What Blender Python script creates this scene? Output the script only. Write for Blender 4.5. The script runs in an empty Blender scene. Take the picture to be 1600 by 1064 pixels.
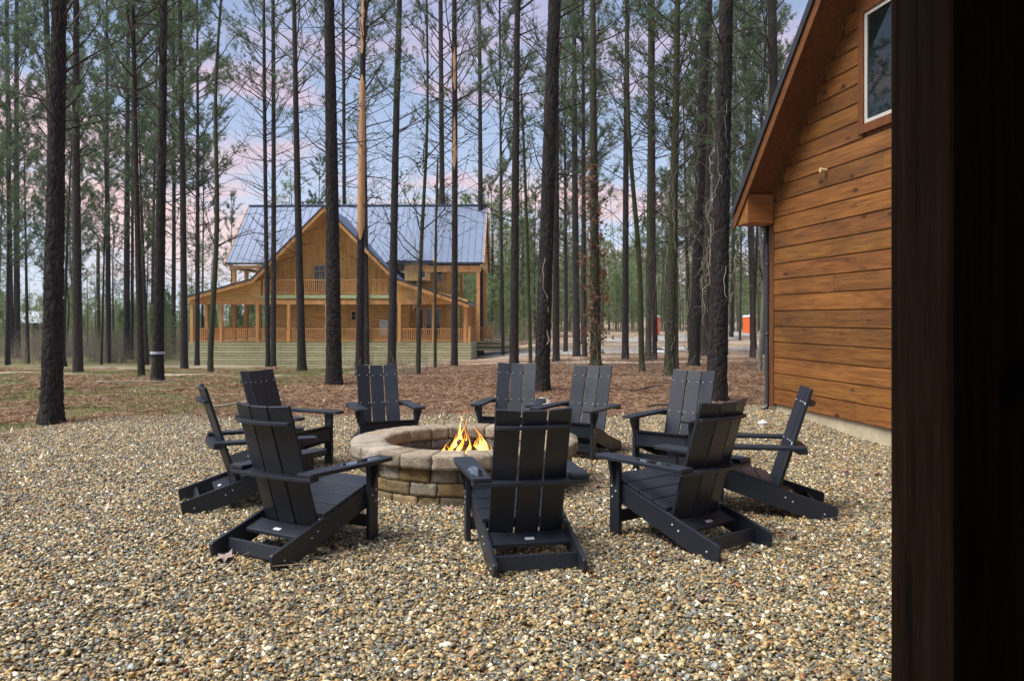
import bpy, bmesh, math, random
import numpy as np
from math import sin, cos, pi, radians, sqrt, atan2
from mathutils import Vector, Matrix, Euler

S = bpy.context.scene
COL = S.collection
F, Y0, CH = 1281.0, 497.0, 1.47          # focal length and horizon in photo pixels, eye height in metres

# ------------------------------------------------------------------ camera
cam = bpy.data.objects.new('camera', bpy.data.cameras.new('camera')); COL.objects.link(cam)
cam.location = (0, 0, CH); cam.rotation_euler = (radians(90), 0, 0)
cam.data.sensor_width = 36; cam.data.lens = F / 1600 * 36
cam.data.shift_y = -(532 - Y0) / 1600
cam.data.clip_start = 0.05; cam.data.clip_end = 2000
cam.data.dof.use_dof = True; cam.data.dof.focus_distance = 7.5; cam.data.dof.aperture_fstop = 11
S.camera = cam

# ------------------------------------------------------------------ world
SUN_EL, SUN_AZ = radians(58), radians(-112)      # azimuth from +Y towards +X
w = bpy.data.worlds.new('World'); S.world = w; w.use_nodes = True
nt = w.node_tree; nt.nodes.clear()
def nd(t, **k):
    n = nt.nodes.new(t)
    for a, b in k.items(): setattr(n, a, b)
    return n
out = nd('ShaderNodeOutputWorld'); bg = nd('ShaderNodeBackground')
sky = nd('ShaderNodeTexSky', sky_type='NISHITA'); sky.sun_disc = False
sky.sun_elevation = SUN_EL; sky.sun_rotation = SUN_AZ; sky.altitude = 50; sky.air_density = 1.0; sky.dust_density = 1.5
tc = nd('ShaderNodeTexCoord'); sep = nd('ShaderNodeSeparateXYZ')
nt.links.new(tc.outputs['Generated'], sep.inputs[0])
def ramp(pts, inp, interp='LINEAR'):
    r = nd('ShaderNodeValToRGB'); r.color_ramp.interpolation = interp
    e = r.color_ramp.elements
    while len(e) > 1: e.remove(e[-1])
    e[0].position = pts[0][0]; e[0].color = (*pts[0][1], 1)
    for p, c in pts[1:]:
        x = e.new(p); x.color = (*c, 1)
    nt.links.new(inp, r.inputs[0]); return r
# evening blue above, pale towards the horizon
SKS = 8.2     # the sky node is bright: cloud colours are written for strength 1 and scaled up to match
grad = ramp([(0.0, (.66, .72, .82)), (0.09, (.56, .66, .84)), (0.2, (.40, .50, .71)), (0.36, (.25, .35, .56)), (.7, (.28, .36, .56)), (1.0, (.40, .46, .60))], sep.outputs['Z'])
# cloud bands: stretched noise on the dome
mp = nd('ShaderNodeMapping'); mp.inputs['Scale'].default_value = (1.0, 1.0, 4.2); mp.inputs['Location'].default_value = (0.35, 0.2, 0.1)
nt.links.new(tc.outputs['Generated'], mp.inputs[0])
nz = nd('ShaderNodeTexNoise'); nz.inputs['Scale'].default_value = 3.1; nz.inputs['Detail'].default_value = 7; nz.inputs['Roughness'].default_value = .55; nz.inputs['Distortion'].default_value = .4
nt.links.new(mp.outputs[0], nz.inputs['Vector'])
cm = ramp([(0.43, (0, 0, 0)), (0.60, (1, 1, 1))], nz.outputs['Fac'], 'EASE')
cband = ramp([(0.0, (.8, .8, .8)), (0.12, (1, 1, 1)), (.27, (.85, .85, .85)), (.42, (.45, .45, .45)), (1, (.45, .45, .45))], sep.outputs['Z'])
ccol = ramp([(0.0, (.86, .70, .70)), (0.14, (.92, .58, .54)), (.27, (.78, .52, .60)), (.36, (.52, .46, .66)), (.6, (.58, .56, .66)), (1, (.62, .62, .68))], sep.outputs['Z'])
mul = nd('ShaderNodeMath', operation='MULTIPLY'); nt.links.new(cm.outputs[0], mul.inputs[0]); nt.links.new(cband.outputs[0], mul.inputs[1])
mix = nd('ShaderNodeMixRGB'); nt.links.new(mul.outputs[0], mix.inputs[0]); nt.links.new(grad.outputs[0], mix.inputs[1]); nt.links.new(ccol.outputs[0], mix.inputs[2])
scl = nd('ShaderNodeMixRGB', blend_type='MULTIPLY'); scl.inputs[0].default_value = 1; scl.inputs[2].default_value = (SKS, SKS, SKS, 1)
nt.links.new(mix.outputs[0], scl.inputs[1])
m2 = nd('ShaderNodeMixRGB'); m2.inputs[0].default_value = .82
nt.links.new(sky.outputs[0], m2.inputs[1]); nt.links.new(scl.outputs[0], m2.inputs[2])
nt.links.new(m2.outputs[0], bg.inputs[0]); bg.inputs[1].default_value = 0.1
nt.links.new(bg.outputs[0], out.inputs[0])

sl = bpy.data.lights.new('sun', 'SUN'); sl.energy = 4.1; sl.angle = radians(38); sl.color = (1, .98, .96)
sun = bpy.data.objects.new('sun', sl); COL.objects.link(sun)
sd = Vector((sin(SUN_AZ) * cos(SUN_EL), cos(SUN_AZ) * cos(SUN_EL), sin(SUN_EL)))
sun.rotation_euler = sd.to_track_quat('Z', 'Y').to_euler()

S.view_settings.view_transform = 'Standard'; S.view_settings.look = 'None'
S.view_settings.exposure = 0.62; S.view_settings.gamma = 1
S.render.engine = 'CYCLES'
S.cycles.max_bounces = 6; S.cycles.diffuse_bounces = 3; S.cycles.glossy_bounces = 3; S.cycles.transparent_max_bounces = 16
S.cycles.use_denoising = True; S.cycles.sample_clamp_indirect = 4

# ------------------------------------------------------------------ helpers
def tag(o, label=None, cat=None, group=None, kind=None):
    if label: o['label'] = label
    if cat: o['category'] = cat
    if group: o['group'] = group
    if kind: o['kind'] = kind
    return o
def empty(name, loc=(0, 0, 0), rz=0.0, parent=None):
    o = bpy.data.objects.new(name, None); COL.objects.link(o); o.location = loc; o.rotation_euler = (0, 0, rz)
    o.empty_display_size = .1
    if parent: o.parent = parent
    return o

class MB:
    def __init__(s): s.v = []; s.f = []; s.c = []; s.cur = None
    def add(s, vs, fs):
        b = len(s.v); s.v += [tuple(x) for x in vs]; s.f += [tuple(i + b for i in f) for f in fs]
        s.c += [s.cur] * len(fs); return s
    def box(s, x0, x1, y0, y1, z0, z1):
        return s.add([(x0, y0, z0), (x1, y0, z0), (x1, y1, z0), (x0, y1, z0), (x0, y0, z1), (x1, y0, z1), (x1, y1, z1), (x0, y1, z1)],
                     [(0, 3, 2, 1), (4, 5, 6, 7), (0, 1, 5, 4), (1, 2, 6, 5), (2, 3, 7, 6), (3, 0, 4, 7)])
    def prism(s, poly, a, b, axis='x'):
        """poly of 2-D points swept between a and b along the axis ('x': poly is (y,z); 'y': (x,z); 'z': (x,y))"""
        n = len(poly)
        def P(p, t):
            return (t, p[0], p[1]) if axis == 'x' else (p[0], t, p[1]) if axis == 'y' else (p[0], p[1], t)
        vs = [P(p, a) for p in poly] + [P(p, b) for p in poly]
        fs = [tuple(range(n)), tuple(range(2 * n - 1, n - 1, -1))] + [(i, i + n, (i + 1) % n + n, (i + 1) % n) for i in range(n)]
        return s.add(vs, fs)
    def beam(s, p, q, w, h):
        p, q = Vector(p), Vector(q); d = (q - p).normalized()
        up = Vector((0, 0, 1)) if abs(d.z) < .95 else Vector((0, 1, 0))
        a = d.cross(up).normalized() * w / 2; b = a.cross(d).normalized() * h / 2
        vs = [p - a - b, p + a - b, p + a + b, p - a + b, q - a - b, q + a - b, q + a + b, q - a + b]
        return s.add(vs, [(0, 3, 2, 1), (4, 5, 6, 7), (0, 1, 5, 4), (1, 2, 6, 5), (2, 3, 7, 6), (3, 0, 4, 7)])
    def tube(s, pts, rad, n=8, caps=True):
        pts = [Vector(p) for p in pts]
        if not hasattr(rad, '__len__'): rad = [rad] * len(pts)
        vs = []; prev = None
        for i, p in enumerate(pts):
            d = (pts[min(i + 1, len(pts) - 1)] - pts[max(i - 1, 0)]).normalized()
            if prev is None:
                a = d.cross(Vector((0, 0, 1)) if abs(d.z) < .9 else Vector((1, 0, 0))).normalized()
            else:
                a = (prev - d * prev.dot(d)).normalized()
            prev = a; b = d.cross(a)
            for k in range(n):
                t = 2 * pi * k / n; vs.append(p + (a * cos(t) + b * sin(t)) * rad[i])
        m = len(pts); fs = [(i * n + k, i * n + (k + 1) % n, (i + 1) * n + (k + 1) % n, (i + 1) * n + k) for i in range(m - 1) for k in range(n)]
        if caps: fs += [tuple(range(n - 1, -1, -1)), tuple(range((m - 1) * n, m * n))]
        return s.add(vs, fs)
    def build(s, name, mat, parent=None, smooth=False, bevel=0, link=True):
        me = bpy.data.meshes.new(name); me.from_pydata(s.v, [], s.f); me.update()
        if s.c and s.c[0] is not None:
            at = me.color_attributes.new('tone', 'FLOAT_COLOR', 'CORNER')
            arr = []
            for p, c in zip(me.polygons, s.c): arr += [c[0], c[1], c[2], 1.0] * p.loop_total
            at.data.foreach_set('color', arr)
        me.materials.append(mat)
        if smooth: me.polygons.foreach_set('use_smooth', [True] * len(me.polygons))
        o = bpy.data.objects.new(name, me)
        if link: COL.objects.link(o)
        if parent: o.parent = parent
        if bevel:
            m = o.modifiers.new('bevel', 'BEVEL'); m.width = bevel; m.segments = 2; m.limit_method = 'ANGLE'; m.angle_limit = radians(40)
        return o

def np_mesh(name, V, Fc, mat, tone=None, smooth=False, facecol=None):
    """V (n,3), Fc (m,k) faces of equal size, tone (m,3) per-face colour"""
    me = bpy.data.meshes.new(name); V = np.asarray(V, np.float32); Fc = np.asarray(Fc, np.int32); m, k = Fc.shape
    me.vertices.add(len(V)); me.vertices.foreach_set('co', V.ravel())
    me.loops.add(m * k); me.loops.foreach_set('vertex_index', Fc.ravel())
    me.polygons.add(m); me.polygons.foreach_set('loop_start', np.arange(0, m * k, k, dtype=np.int32))
    if smooth: me.polygons.foreach_set('use_smooth', np.ones(m, bool))
    me.update(calc_edges=True)
    if tone is not None:
        at = me.color_attributes.new('tone', 'FLOAT_COLOR', 'CORNER')
        c = np.ones((m, k, 4), np.float32); c[:, :, :3] = np.asarray(tone)[:, None, :]
        at.data.foreach_set('color', c.ravel())
    me.materials.append(mat); return me

# ------------------------------------------------------------------ materials
class MT:
    def __init__(s, name, rough=.7, spec=.5):
        s.m = bpy.data.materials.new(name); s.m.use_nodes = True; s.t = s.m.node_tree
        s.b = s.t.nodes['Principled BSDF']; s.b.inputs['Roughness'].default_value = rough
        s.b.inputs['Specular IOR Level'].default_value = spec
    def n(s, t, **k):
        x = s.t.nodes.new(t)
        for a, b in k.items():
            if a in x.inputs and not hasattr(type(x), a): x.inputs[a].default_value = b
            else: setattr(x, a, b)
        return x
    def l(s, a, b): s.t.links.new(a, b)
    def coord(s, scale=(1, 1, 1), kind='Object', rnd=True):
        tc = s.n('ShaderNodeTexCoord'); mp = s.n('ShaderNodeMapping'); mp.inputs['Scale'].default_value = scale
        if rnd:
            oi = s.n('ShaderNodeObjectInfo'); vm = s.n('ShaderNodeVectorMath', operation='SCALE'); vm.inputs['Scale'].default_value = 13
            cx = s.n('ShaderNodeCombineXYZ')
            for i in range(3): s.l(oi.outputs['Random'], cx.inputs[i])
            s.l(cx.outputs[0], vm.inputs[0]); ad = s.n('ShaderNodeVectorMath', operation='ADD')
            s.l(tc.outputs[kind], ad.inputs[0]); s.l(vm.outputs[0], ad.inputs[1]); s.l(ad.outputs[0], mp.inputs[0])
        else: s.l(tc.outputs[kind], mp.inputs[0])
        return mp.outputs[0]
    def noise(s, vec, scale, detail=4, rough=.55, dist=0):
        x = s.n('ShaderNodeTexNoise'); x.inputs['Scale'].default_value = scale; x.inputs['Detail'].default_value = detail
        x.inputs['Roughness'].default_value = rough; x.inputs['Distortion'].default_value = dist; s.l(vec, x.inputs['Vector']); return x.outputs['Fac']
    def ramp(s, inp, pts):
        r = s.n('ShaderNodeValToRGB'); e = r.color_ramp.elements
        while len(e) > 1: e.remove(e[-1])
        def col(c): return (*c, 1) if hasattr(c, '__len__') else (c, c, c, 1)
        e[0].position = pts[0][0]; e[0].color = col(pts[0][1])
        for p, c in pts[1:]: e.new(p).color = col(c)
        s.l(inp, r.inputs[0]); return r.outputs[0]
    def mix(s, a, b, f, mode='MIX'):
        x = s.n('ShaderNodeMixRGB', blend_type=mode)
        for i, v in ((0, f), (1, a), (2, b)):
            if hasattr(v, 'is_linked') or isinstance(v, bpy.types.NodeSocket): s.l(v, x.inputs[i])
            elif hasattr(v, '__len__'): x.inputs[i].default_value = (*v, 1)
            else: x.inputs[i].default_value = v if i == 0 else (v, v, v, 1)
        return x.outputs[0]
    def math(s, op, a, b=0.0, c=None):
        x = s.n('ShaderNodeMath', operation=op)
        for i, v in ((0, a), (1, b)) + (((2, c),) if c is not None else ()):
            if isinstance(v, bpy.types.NodeSocket): s.l(v, x.inputs[i])
            else: x.inputs[i].default_value = v
        return x.outputs[0]
    def attr(s, name='tone', typ='GEOMETRY'):
        x = s.n('ShaderNodeAttribute'); x.attribute_name = name; x.attribute_type = typ; return x
    def col(s, c):
        if isinstance(c, bpy.types.NodeSocket): s.l(c, s.b.inputs['Base Color'])
        else: s.b.inputs['Base Color'].default_value = (*c, 1)
        return s
    def rgh(s, c): s.l(c, s.b.inputs['Roughness']); return s
    def bump(s, h, strength=.5, dist=.01):
        x = s.n('ShaderNodeBump'); x.inputs['Strength'].default_value = strength; x.inputs['Distance'].default_value = dist
        s.l(h, x.inputs['Height']); s.l(x.outputs[0], s.b.inputs['Normal']); return s

def plain(name, c, rough=.6, spec=.5, var=.15, sc=8, bump=0):
    m = MT(name, rough, spec); v = m.coord()
    nz = m.noise(v, sc, 5)
    m.col(m.mix(tuple(x * (1 - var) for x in c), tuple(min(1, x * (1 + var)) for x in c), m.ramp(nz, [(.3, 0), (.7, 1)])))
    if bump: m.bump(m.noise(v, sc * 6, 3), bump, .005)
    return m.m
def wood(name, dark, light, axis='x', sc=1.0, knots=True, rough=.55, tone=False, spec=.4, kn=None):
    """grain runs along the axis given in object space"""
    m = MT(name, rough, spec)
    st = {'x': (.35, 6, 6), 'y': (6, .35, 6), 'z': (6, 6, .35)}[axis]; st = tuple(a * sc for a in st)
    v = m.coord(st)
    g = m.noise(v, 3.4, 8, .66, 1.3)
    v2 = m.coord({'x': (1.4, 55, 55), 'y': (55, 1.4, 55), 'z': (55, 55, 1.4)}[axis])
    g2 = m.noise(v2, 1.8, 3, .6)
    gg = m.math('ADD', m.math('MULTIPLY', g, .75), m.math('MULTIPLY', g2, .3))
    c = m.mix(dark, light, m.ramp(gg, [(.36, 0), (.66, 1)]))
    big = m.noise(m.coord({'x': (.5, 1.4, 1.4), 'y': (1.4, .5, 1.4), 'z': (1.4, 1.4, .5)}[axis]), 1.3, 3)
    c = m.mix(c, tuple(x * .72 for x in dark), m.ramp(big, [(.5, 0), (.75, .5)]))
    if knots:
        vo = m.n('ShaderNodeTexVoronoi'); vo.inputs['Scale'].default_value = 1; vo.inputs['Randomness'].default_value = 1
        k3 = {'x': (1.9, 4.5, 4.5), 'y': (4.5, 1.9, 4.5), 'z': (4.5, 4.5, 1.9)}[axis]
        m.l(m.coord(k3), vo.inputs['Vector'])
        km = m.ramp(vo.outputs['Distance'], [(.05, 1), (.10, .75), (.17, 0)])
        sel = m.ramp(m.noise(m.coord(tuple(a * .7 for a in k3)), 1.3, 1), [(.42, 0), (.46, 1)])
        c = m.mix(c, kn or tuple(x * .28 for x in dark), m.math('MULTIPLY', km, sel))
    if tone: c = m.mix(c, m.attr().outputs['Color'], 1.0, 'MULTIPLY')
    m.col(c); m.bump(gg, .35, .004); return m.m

M = {}
M['chair'] = None
def chair_mat():
    m = MT('black_lumber', .38, .5); v = m.coord((9, 9, 2))
    n = m.noise(v, 3, 4); n2 = m.noise(m.coord((1, 1, 1)), 260, 2)
    m.col(m.mix((.010, .0125, .018), (.018, .022, .031), n))
    big = m.noise(m.coord((1, 1, 1)), 3, 3)
    m.rgh(m.ramp(m.math('ADD', m.math('MULTIPLY', n2, .3), m.math('MULTIPLY', big, .7)), [(.38, .33), (.62, .52)]))
    m.bump(m.noise(m.coord((1, 1, 1)), 180, 3), .22, .0012); return m.m
M['chair'] = chair_mat()
M['wet'] = MT('wet_film', .03, 1.0).col((.01, .012, .016)).m
M['screw'] = plain('screw_steel', (.6, .6, .6), .3, .8)
M['tagw'] = plain('tag_white', (.55, .56, .56), .5)
M['siding'] = wood('stained_siding', (.078, .028, .006), (.285, .120, .028), 'y', 1, True, .5, True, kn=(.045, .014, .005))
M['soffit'] = wood('stained_soffit', (.085, .028, .006), (.19, .072, .016), 'y', .6, False, .55)
M['trim'] = wood('stained_trim', (.080, .024, .007), (.18, .062, .016), 'z', .6, True, .5, kn=(.03, .01, .005))
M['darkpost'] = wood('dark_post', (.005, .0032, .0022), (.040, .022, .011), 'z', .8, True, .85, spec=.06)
M['metal_dark'] = plain('dark_metal', (.030, .032, .036), .4, .6, .1)
M['concrete'] = plain('foundation', (.46, .39, .26), .9, .2, .22, 3, .3)
M['frame_w'] = plain('window_vinyl', (.50, .48, .43), .4, .5, .04)
def glass():
    m = MT('window_glass', .02, .6); m.col((.006, .010, .009))
    return m.m
M['glass'] = glass()
M['hwood'] = wood('honey_pine', (.48, .24, .055), (.88, .55, .19), 'x', .5, True, .6, True)
M['hwoodz'] = wood('honey_pine_vertical', (.48, .24, .055), (.88, .55, .19), 'z', .5, True, .6, True)
M['post'] = wood('cedar_post', (.48, .21, .06), (.80, .43, .16), 'z', .5, True, .6)
M['rail'] = wood('rail_cedar', (.46, .20, .06), (.74, .38, .14), 'x', .5, False, .6)
M['green'] = wood('treated_lumber', (.40, .37, .20), (.63, .59, .37), 'x', .5, True, .7, True)
def roofmat():
    m = MT('blue_metal_roof', .5, .4)
    n = m.noise(m.coord((.4, .4, .4)), 1.2, 3); m.col(m.mix((.170, .215, .32), (.22, .27, .385), n)); return m.m
M['roof'] = roofmat()

def bark(name, dark, light, moss=0.0, sc=1.0):
    m = MT(name, .85, .25)
    v = m.coord((1, 1, .17))
    vo = m.n('ShaderNodeTexVoronoi', feature='DISTANCE_TO_EDGE'); vo.inputs['Scale'].default_value = 16 * sc; vo.inputs['Randomness'].default_value = 1
    wn = m.n('ShaderNodeTexNoise'); wn.inputs['Scale'].default_value = 9; wn.inputs['Detail'].default_value = 4; m.l(v, wn.inputs['Vector'])
    vm = m.n('ShaderNodeVectorMath', operation='MULTIPLY_ADD'); m.l(wn.outputs['Color'], vm.inputs[0]); vm.inputs[1].default_value = (.22, .22, .22); m.l(v, vm.inputs[2])
    m.l(vm.outputs[0], vo.inputs['Vector'])
    fine = m.noise(m.coord((1, 1, .35)), 55, 5, .7)
    ridge = m.noise(m.coord((1, 1, .13)), 26 * sc, 6, .72, .8)
    h = m.math('ADD', m.math('ADD', m.math('MULTIPLY', m.ramp(vo.outputs['Distance'], [(0, 0), (.16, .8), (.5, 1)]), .28), m.math('MULTIPLY', m.ramp(ridge, [(.36, 0), (.60, 1)]), .72)), m.math('MULTIPLY', fine, .6))
    c = m.mix(dark, light, m.ramp(h, [(.45, 0), (1.35, 1)]))
    pat = m.noise(m.coord((1, 1, .12)), 4.5, 5, .65)
    c = m.mix(c, tuple(min(1, x * 2.1 + .008) for x in light), m.ramp(m.math('MULTIPLY', pat, fine), [(.30, 0), (.40, .6)]))
    if moss:
        mo = m.noise(m.coord((1, 1, .3)), 3, 4)
        c = m.mix(c, (.055, .070, .018), m.ramp(mo, [(.40, 0), (.62, moss)]))
    m.col(c); m.bump(h, .9, .025); return m.m
M['bark'] = bark('pine_bark', (.007, .0056, .0052), (.046, .037, .034), 0, 1.5)
M['bark2'] = bark('pine_bark_brown', (.009, .0068, .006), (.056, .042, .034), 0, 1.7)
M['bark_moss'] = bark('mossy_bark', (.020, .017, .010), (.085, .075, .052), .75, 1.5)
M['bark_pale'] = bark('pale_bark', (.09, .085, .07), (.26, .25, .21), .2, 1.5)
M['peeled'] = wood('peeled_wood', (.40, .19, .08), (.66, .40, .20), 'z', 1.2, True, .6)
M['twig'] = plain('dead_twig', (.045, .034, .027), .8, .2, .35, 2)
M['vine'] = plain('vine_stem', (.26, .23, .17), .8, .2, .3, 2)
def needles(name, a, b):
    m = MT(name, .6, .3)
    n = m.noise(m.coord((1, 1, 1)), .9, 3)
    c = m.mix(a, b, m.ramp(n, [(.35, 0), (.65, 1)]))
    m.col(m.mix(c, m.attr().outputs['Color'], 1.0, 'MULTIPLY'))
    tr = m.n('ShaderNodeBsdfTranslucent'); ms = m.n('ShaderNodeMixShader'); ms.inputs[0].default_value = .45
    m.l(m.mix(a, b, .6), tr.inputs[0]); o = m.t.nodes['Material Output']
    m.l(m.b.outputs[0], ms.inputs[1]); m.l(tr.outputs[0], ms.inputs[2]); m.l(ms.outputs[0], o.inputs[0]); return m.m
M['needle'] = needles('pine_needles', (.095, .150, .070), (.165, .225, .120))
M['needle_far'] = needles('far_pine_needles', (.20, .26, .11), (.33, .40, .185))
M['leaf_small'] = needles('small_green_leaves', (.06, .09, .03), (.10, .13, .05))
M['leaf_brown'] = needles('clinging_brown_leaves', (.20, .085, .04), (.34, .17, .085))

# ------------------------------------------------------------------ terrain
def ss(a, b, x):
    t = np.clip((x - a) / (b - a), 0, 1); return t * t * (3 - 2 * t)
def padz(x, y):
    return -.11 * ss(2.9, 4.4, np.asarray(x, float)) * (1 - ss(10, 12.9, np.asarray(y, float)))
def hz(x, y):
    x = np.asarray(x, float); y = np.asarray(y, float)
    L = -.0465 * np.clip(y - 19, 0, 36); L = L - .12 * ss(53, 60, y)
    R = -.025 * np.clip(y - 19, 0, 31) + .006 * np.clip(y - 50, 0, 60)
    t = ss(-10, 6, x); z = L * (1 - t) + R * t
    b = ss(12.5, 17, y)
    z = z + padz(x, y) - .03 * (ss(3, 4, y) * (1 - ss(9, 11, y)) * ss(2.5, 3.2, x))
    z = z + b * (.035 * np.sin(x * .9 + 1.3 * np.sin(y * .5)) * np.cos(y * .7 + x * .2) + .018 * np.sin(x * 2.7 + y * 1.9))
    z = z + .10 * ss(13.0, 15.5, y) * ss(2, 5, x) * 0
    return z
def H_(x, y): return float(hz(x, y))
def at(px, py):
    """world point where the photo's pixel meets the terrain"""
    tx, tz = (px - 800) / F, (Y0 - py) / F
    lo = None; y = 3.0
    while y < 400:
        if CH + tz * y <= H_(tx * y, y):
            a, b = y - .5, y
            for _ in range(20):
                c = (a + b) / 2
                if CH + tz * c <= H_(tx * c, c): b = c
                else: a = c
            return Vector((tx * b, b, H_(tx * b, b)))
        y += .5
    return Vector((tx * 120, 120, H_(tx * 120, 120)))

def ground_mat():
    m = MT('forest_floor', .95, .15)
    v = m.coord((1, 1, 1), rnd=False)
    fine = m.noise(v, 38, 6, .75); mid = m.noise(v, 3.2, 5, .65); big = m.noise(v, .33, 4, .6)
    vs = m.coord((1, 2.6, 1), rnd=False); str_ = m.noise(vs, 14, 5, .7, 1.2)
    red = m.mix((.10, .052, .028), (.35, .20, .12), m.ramp(m.math('ADD', m.math('MULTIPLY', fine, .6), m.math('MULTIPLY', str_, .5)), [(.38, 0), (.72, 1)]))
    tan = m.mix((.15, .105, .06), (.40, .31, .20), m.ramp(fine, [(.35, 0), (.68, 1)]))
    c = m.mix(red, tan, m.ramp(mid, [(.42, 0), (.62, .8)]))
    sx = m.n('ShaderNodeSeparateXYZ'); m.l(v, sx.inputs[0])
    # grass grows thin in the clearing at the left, none under the pines at the right
    gx = m.n('ShaderNodeMapRange'); gx.inputs['From Min'].default_value = -3.5; gx.inputs['From Max'].default_value = -9; m.l(sx.outputs['X'], gx.inputs['Value'])
    grass = m.mix((.08, .09, .03), (.23, .24, .10), m.ramp(fine, [(.35, 0), (.7, 1)]))
    gm = m.math('MULTIPLY', m.ramp(m.math('ADD', m.math('MULTIPLY', big, .6), m.math('MULTIPLY', mid, .45)), [(.40, 0), (.52, .9)]), gx.outputs[0])
    c = m.mix(c, grass, gm)
    # bare sandy soil around the building site
    sy = m.n('ShaderNodeMapRange'); sy.inputs['From Min'].default_value = 26; sy.inputs['From Max'].default_value = 46; m.l(sx.outputs['Y'], sy.inputs['Value'])
    sxr = m.n('ShaderNodeMapRange'); sxr.inputs['From Min'].default_value = -27; sxr.inputs['From Max'].default_value = -19; m.l(sx.outputs['X'], sxr.inputs['Value'])
    sand = m.mix((.30, .235, .165), (.52, .44, .34), fine)
    c = m.mix(c, sand, m.math('MULTIPLY', m.ramp(m.noise(m.coord((.5, 1, 1), rnd=False), .35, 5, .65), [(.44, 0), (.6, .85)]), m.math('MULTIPLY', sy.outputs[0], sxr.outputs[0])))
    m.col(c); m.bump(m.math('ADD', fine, m.math('MULTIPLY', mid, 1.5)), .8, .04); return m.m

def sheet(name, xs, ys, mat, dz=0):
    X, Yg = np.meshgrid(xs, ys); Z = hz(X, Yg) + dz
    V = np.stack([X.ravel(), Yg.ravel(), Z.ravel()], 1); nx, ny = len(xs), len(ys)
    i = np.arange(nx * ny).reshape(ny, nx)
    Fc = np.stack([i[:-1, :-1].ravel(), i[:-1, 1:].ravel(), i[1:, 1:].ravel(), i[1:, :-1].ravel()], 1)
    me = np_mesh(name, V, Fc, mat, smooth=True); o = bpy.data.objects.new(name, me); COL.objects.link(o); return tag(o, kind='structure')
sheet('ground', np.concatenate([np.linspace(-600, -62, 12), np.arange(-60, 60, .75), np.linspace(62, 600, 12)]),
      np.concatenate([[-60, -30, -10, -3], np.arange(0, 120, .75), np.linspace(122, 1200, 20)]), ground_mat())

rng = np.random.default_rng(7); random.seed(7)

def strip(name, ctr, wid, mat, dz, jit=.25, nseg=160):
    """a draped strip along a polyline with ragged edges"""
    P = np.array(ctr, float); W = np.array(wid, float)
    d = np.r_[0, np.cumsum(np.hypot(*np.diff(P, axis=0).T))]; t = np.linspace(0, d[-1], nseg)
    cx, cy, ww = np.interp(t, d, P[:, 0]), np.interp(t, d, P[:, 1]), np.interp(t, d, W)
    tx, ty = np.gradient(cx), np.gradient(cy); L = np.hypot(tx, ty); nx_, ny_ = -ty / L, tx / L
    K = 9; V = []
    jl = np.convolve(rng.normal(0, 1, nseg + 4), np.ones(3) / 2, 'same')[:nseg] * jit; jr = np.convolve(rng.normal(0, 1, nseg + 4), np.ones(3) / 2, 'same')[:nseg] * jit
    for i in range(nseg):
        for k in range(K):
            s = -1 + 2 * k / (K - 1); o = s * ww[i] / 2 + (jl[i] if s < -.9 else jr[i] if s > .9 else 0)
            V.append((cx[i] + nx_[i] * o, cy[i] + ny_[i] * o))
    V = np.array(V); Z = hz(V[:, 0], V[:, 1]) + dz
    V = np.c_[V, Z]; ii = np.arange(nseg * K).reshape(nseg, K)
    Fc = np.stack([ii[:-1, :-1].ravel(), ii[:-1, 1:].ravel(), ii[1:, 1:].ravel(), ii[1:, :-1].ravel()], 1)
    o = bpy.data.objects.new(name, np_mesh(name, V, Fc, mat, smooth=True)); COL.objects.link(o); return tag(o, kind='structure')
def soil(name, a, b, sc=10):
    m = MT(name, .95, .15); v = m.coord(rnd=False); n = m.noise(v, sc, 6, .7); n2 = m.noise(v, .8, 4)
    m.col(m.mix(m.mix(a, b, m.ramp(n, [(.35, 0), (.68, 1)])), tuple(x * .6 for x in a), m.ramp(n2, [(.5, 0), (.7, .6)]))); m.bump(n, .7, .04)
    # ragged thin edges let the forest floor show through
    return m.m
M['sand'] = soil('sandy_soil', (.25, .19, .13), (.46, .38, .29))
M['road'] = soil('road_gravel', (.24, .21, .18), (.42, .39, .35))
PATH = [(-26, 27), (-15, 27.2)] + [tuple(at(*q)[:2]) for q in ((360, 588), (430, 592), (560, 583), (660, 574), (760, 568))] + [(4, 33), (9, 36)]
pp = lambda x, y: tuple(at(x, y)[:2])
strip('dirt_path', [(-26, 27), (-15, 27.2), pp(360, 588), pp(430, 592), pp(560, 583), pp(660, 574), pp(760, 568), (4, 33), (9, 36)], [1.6, 1.6, 1.8, 1.5, 1.6, 2.2, 2.2, 2, 1.5], M['sand'], .02, .3)
strip('gravel_road', [pp(700, 556), pp(800, 552), pp(870, 552), pp(960, 548), pp(1080, 546), pp(1200, 545), (30, 60), (60, 58)], [5, 6, 7, 9, 6, 4.5, 5, 5], M['road'], .025, .5)
strip('side_road', [(6, 76), (14, 78), (22, 92), (30, 112), (32, 140)], [10, 12, 9, 6, 5], M['road'], .03, .6)

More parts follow.
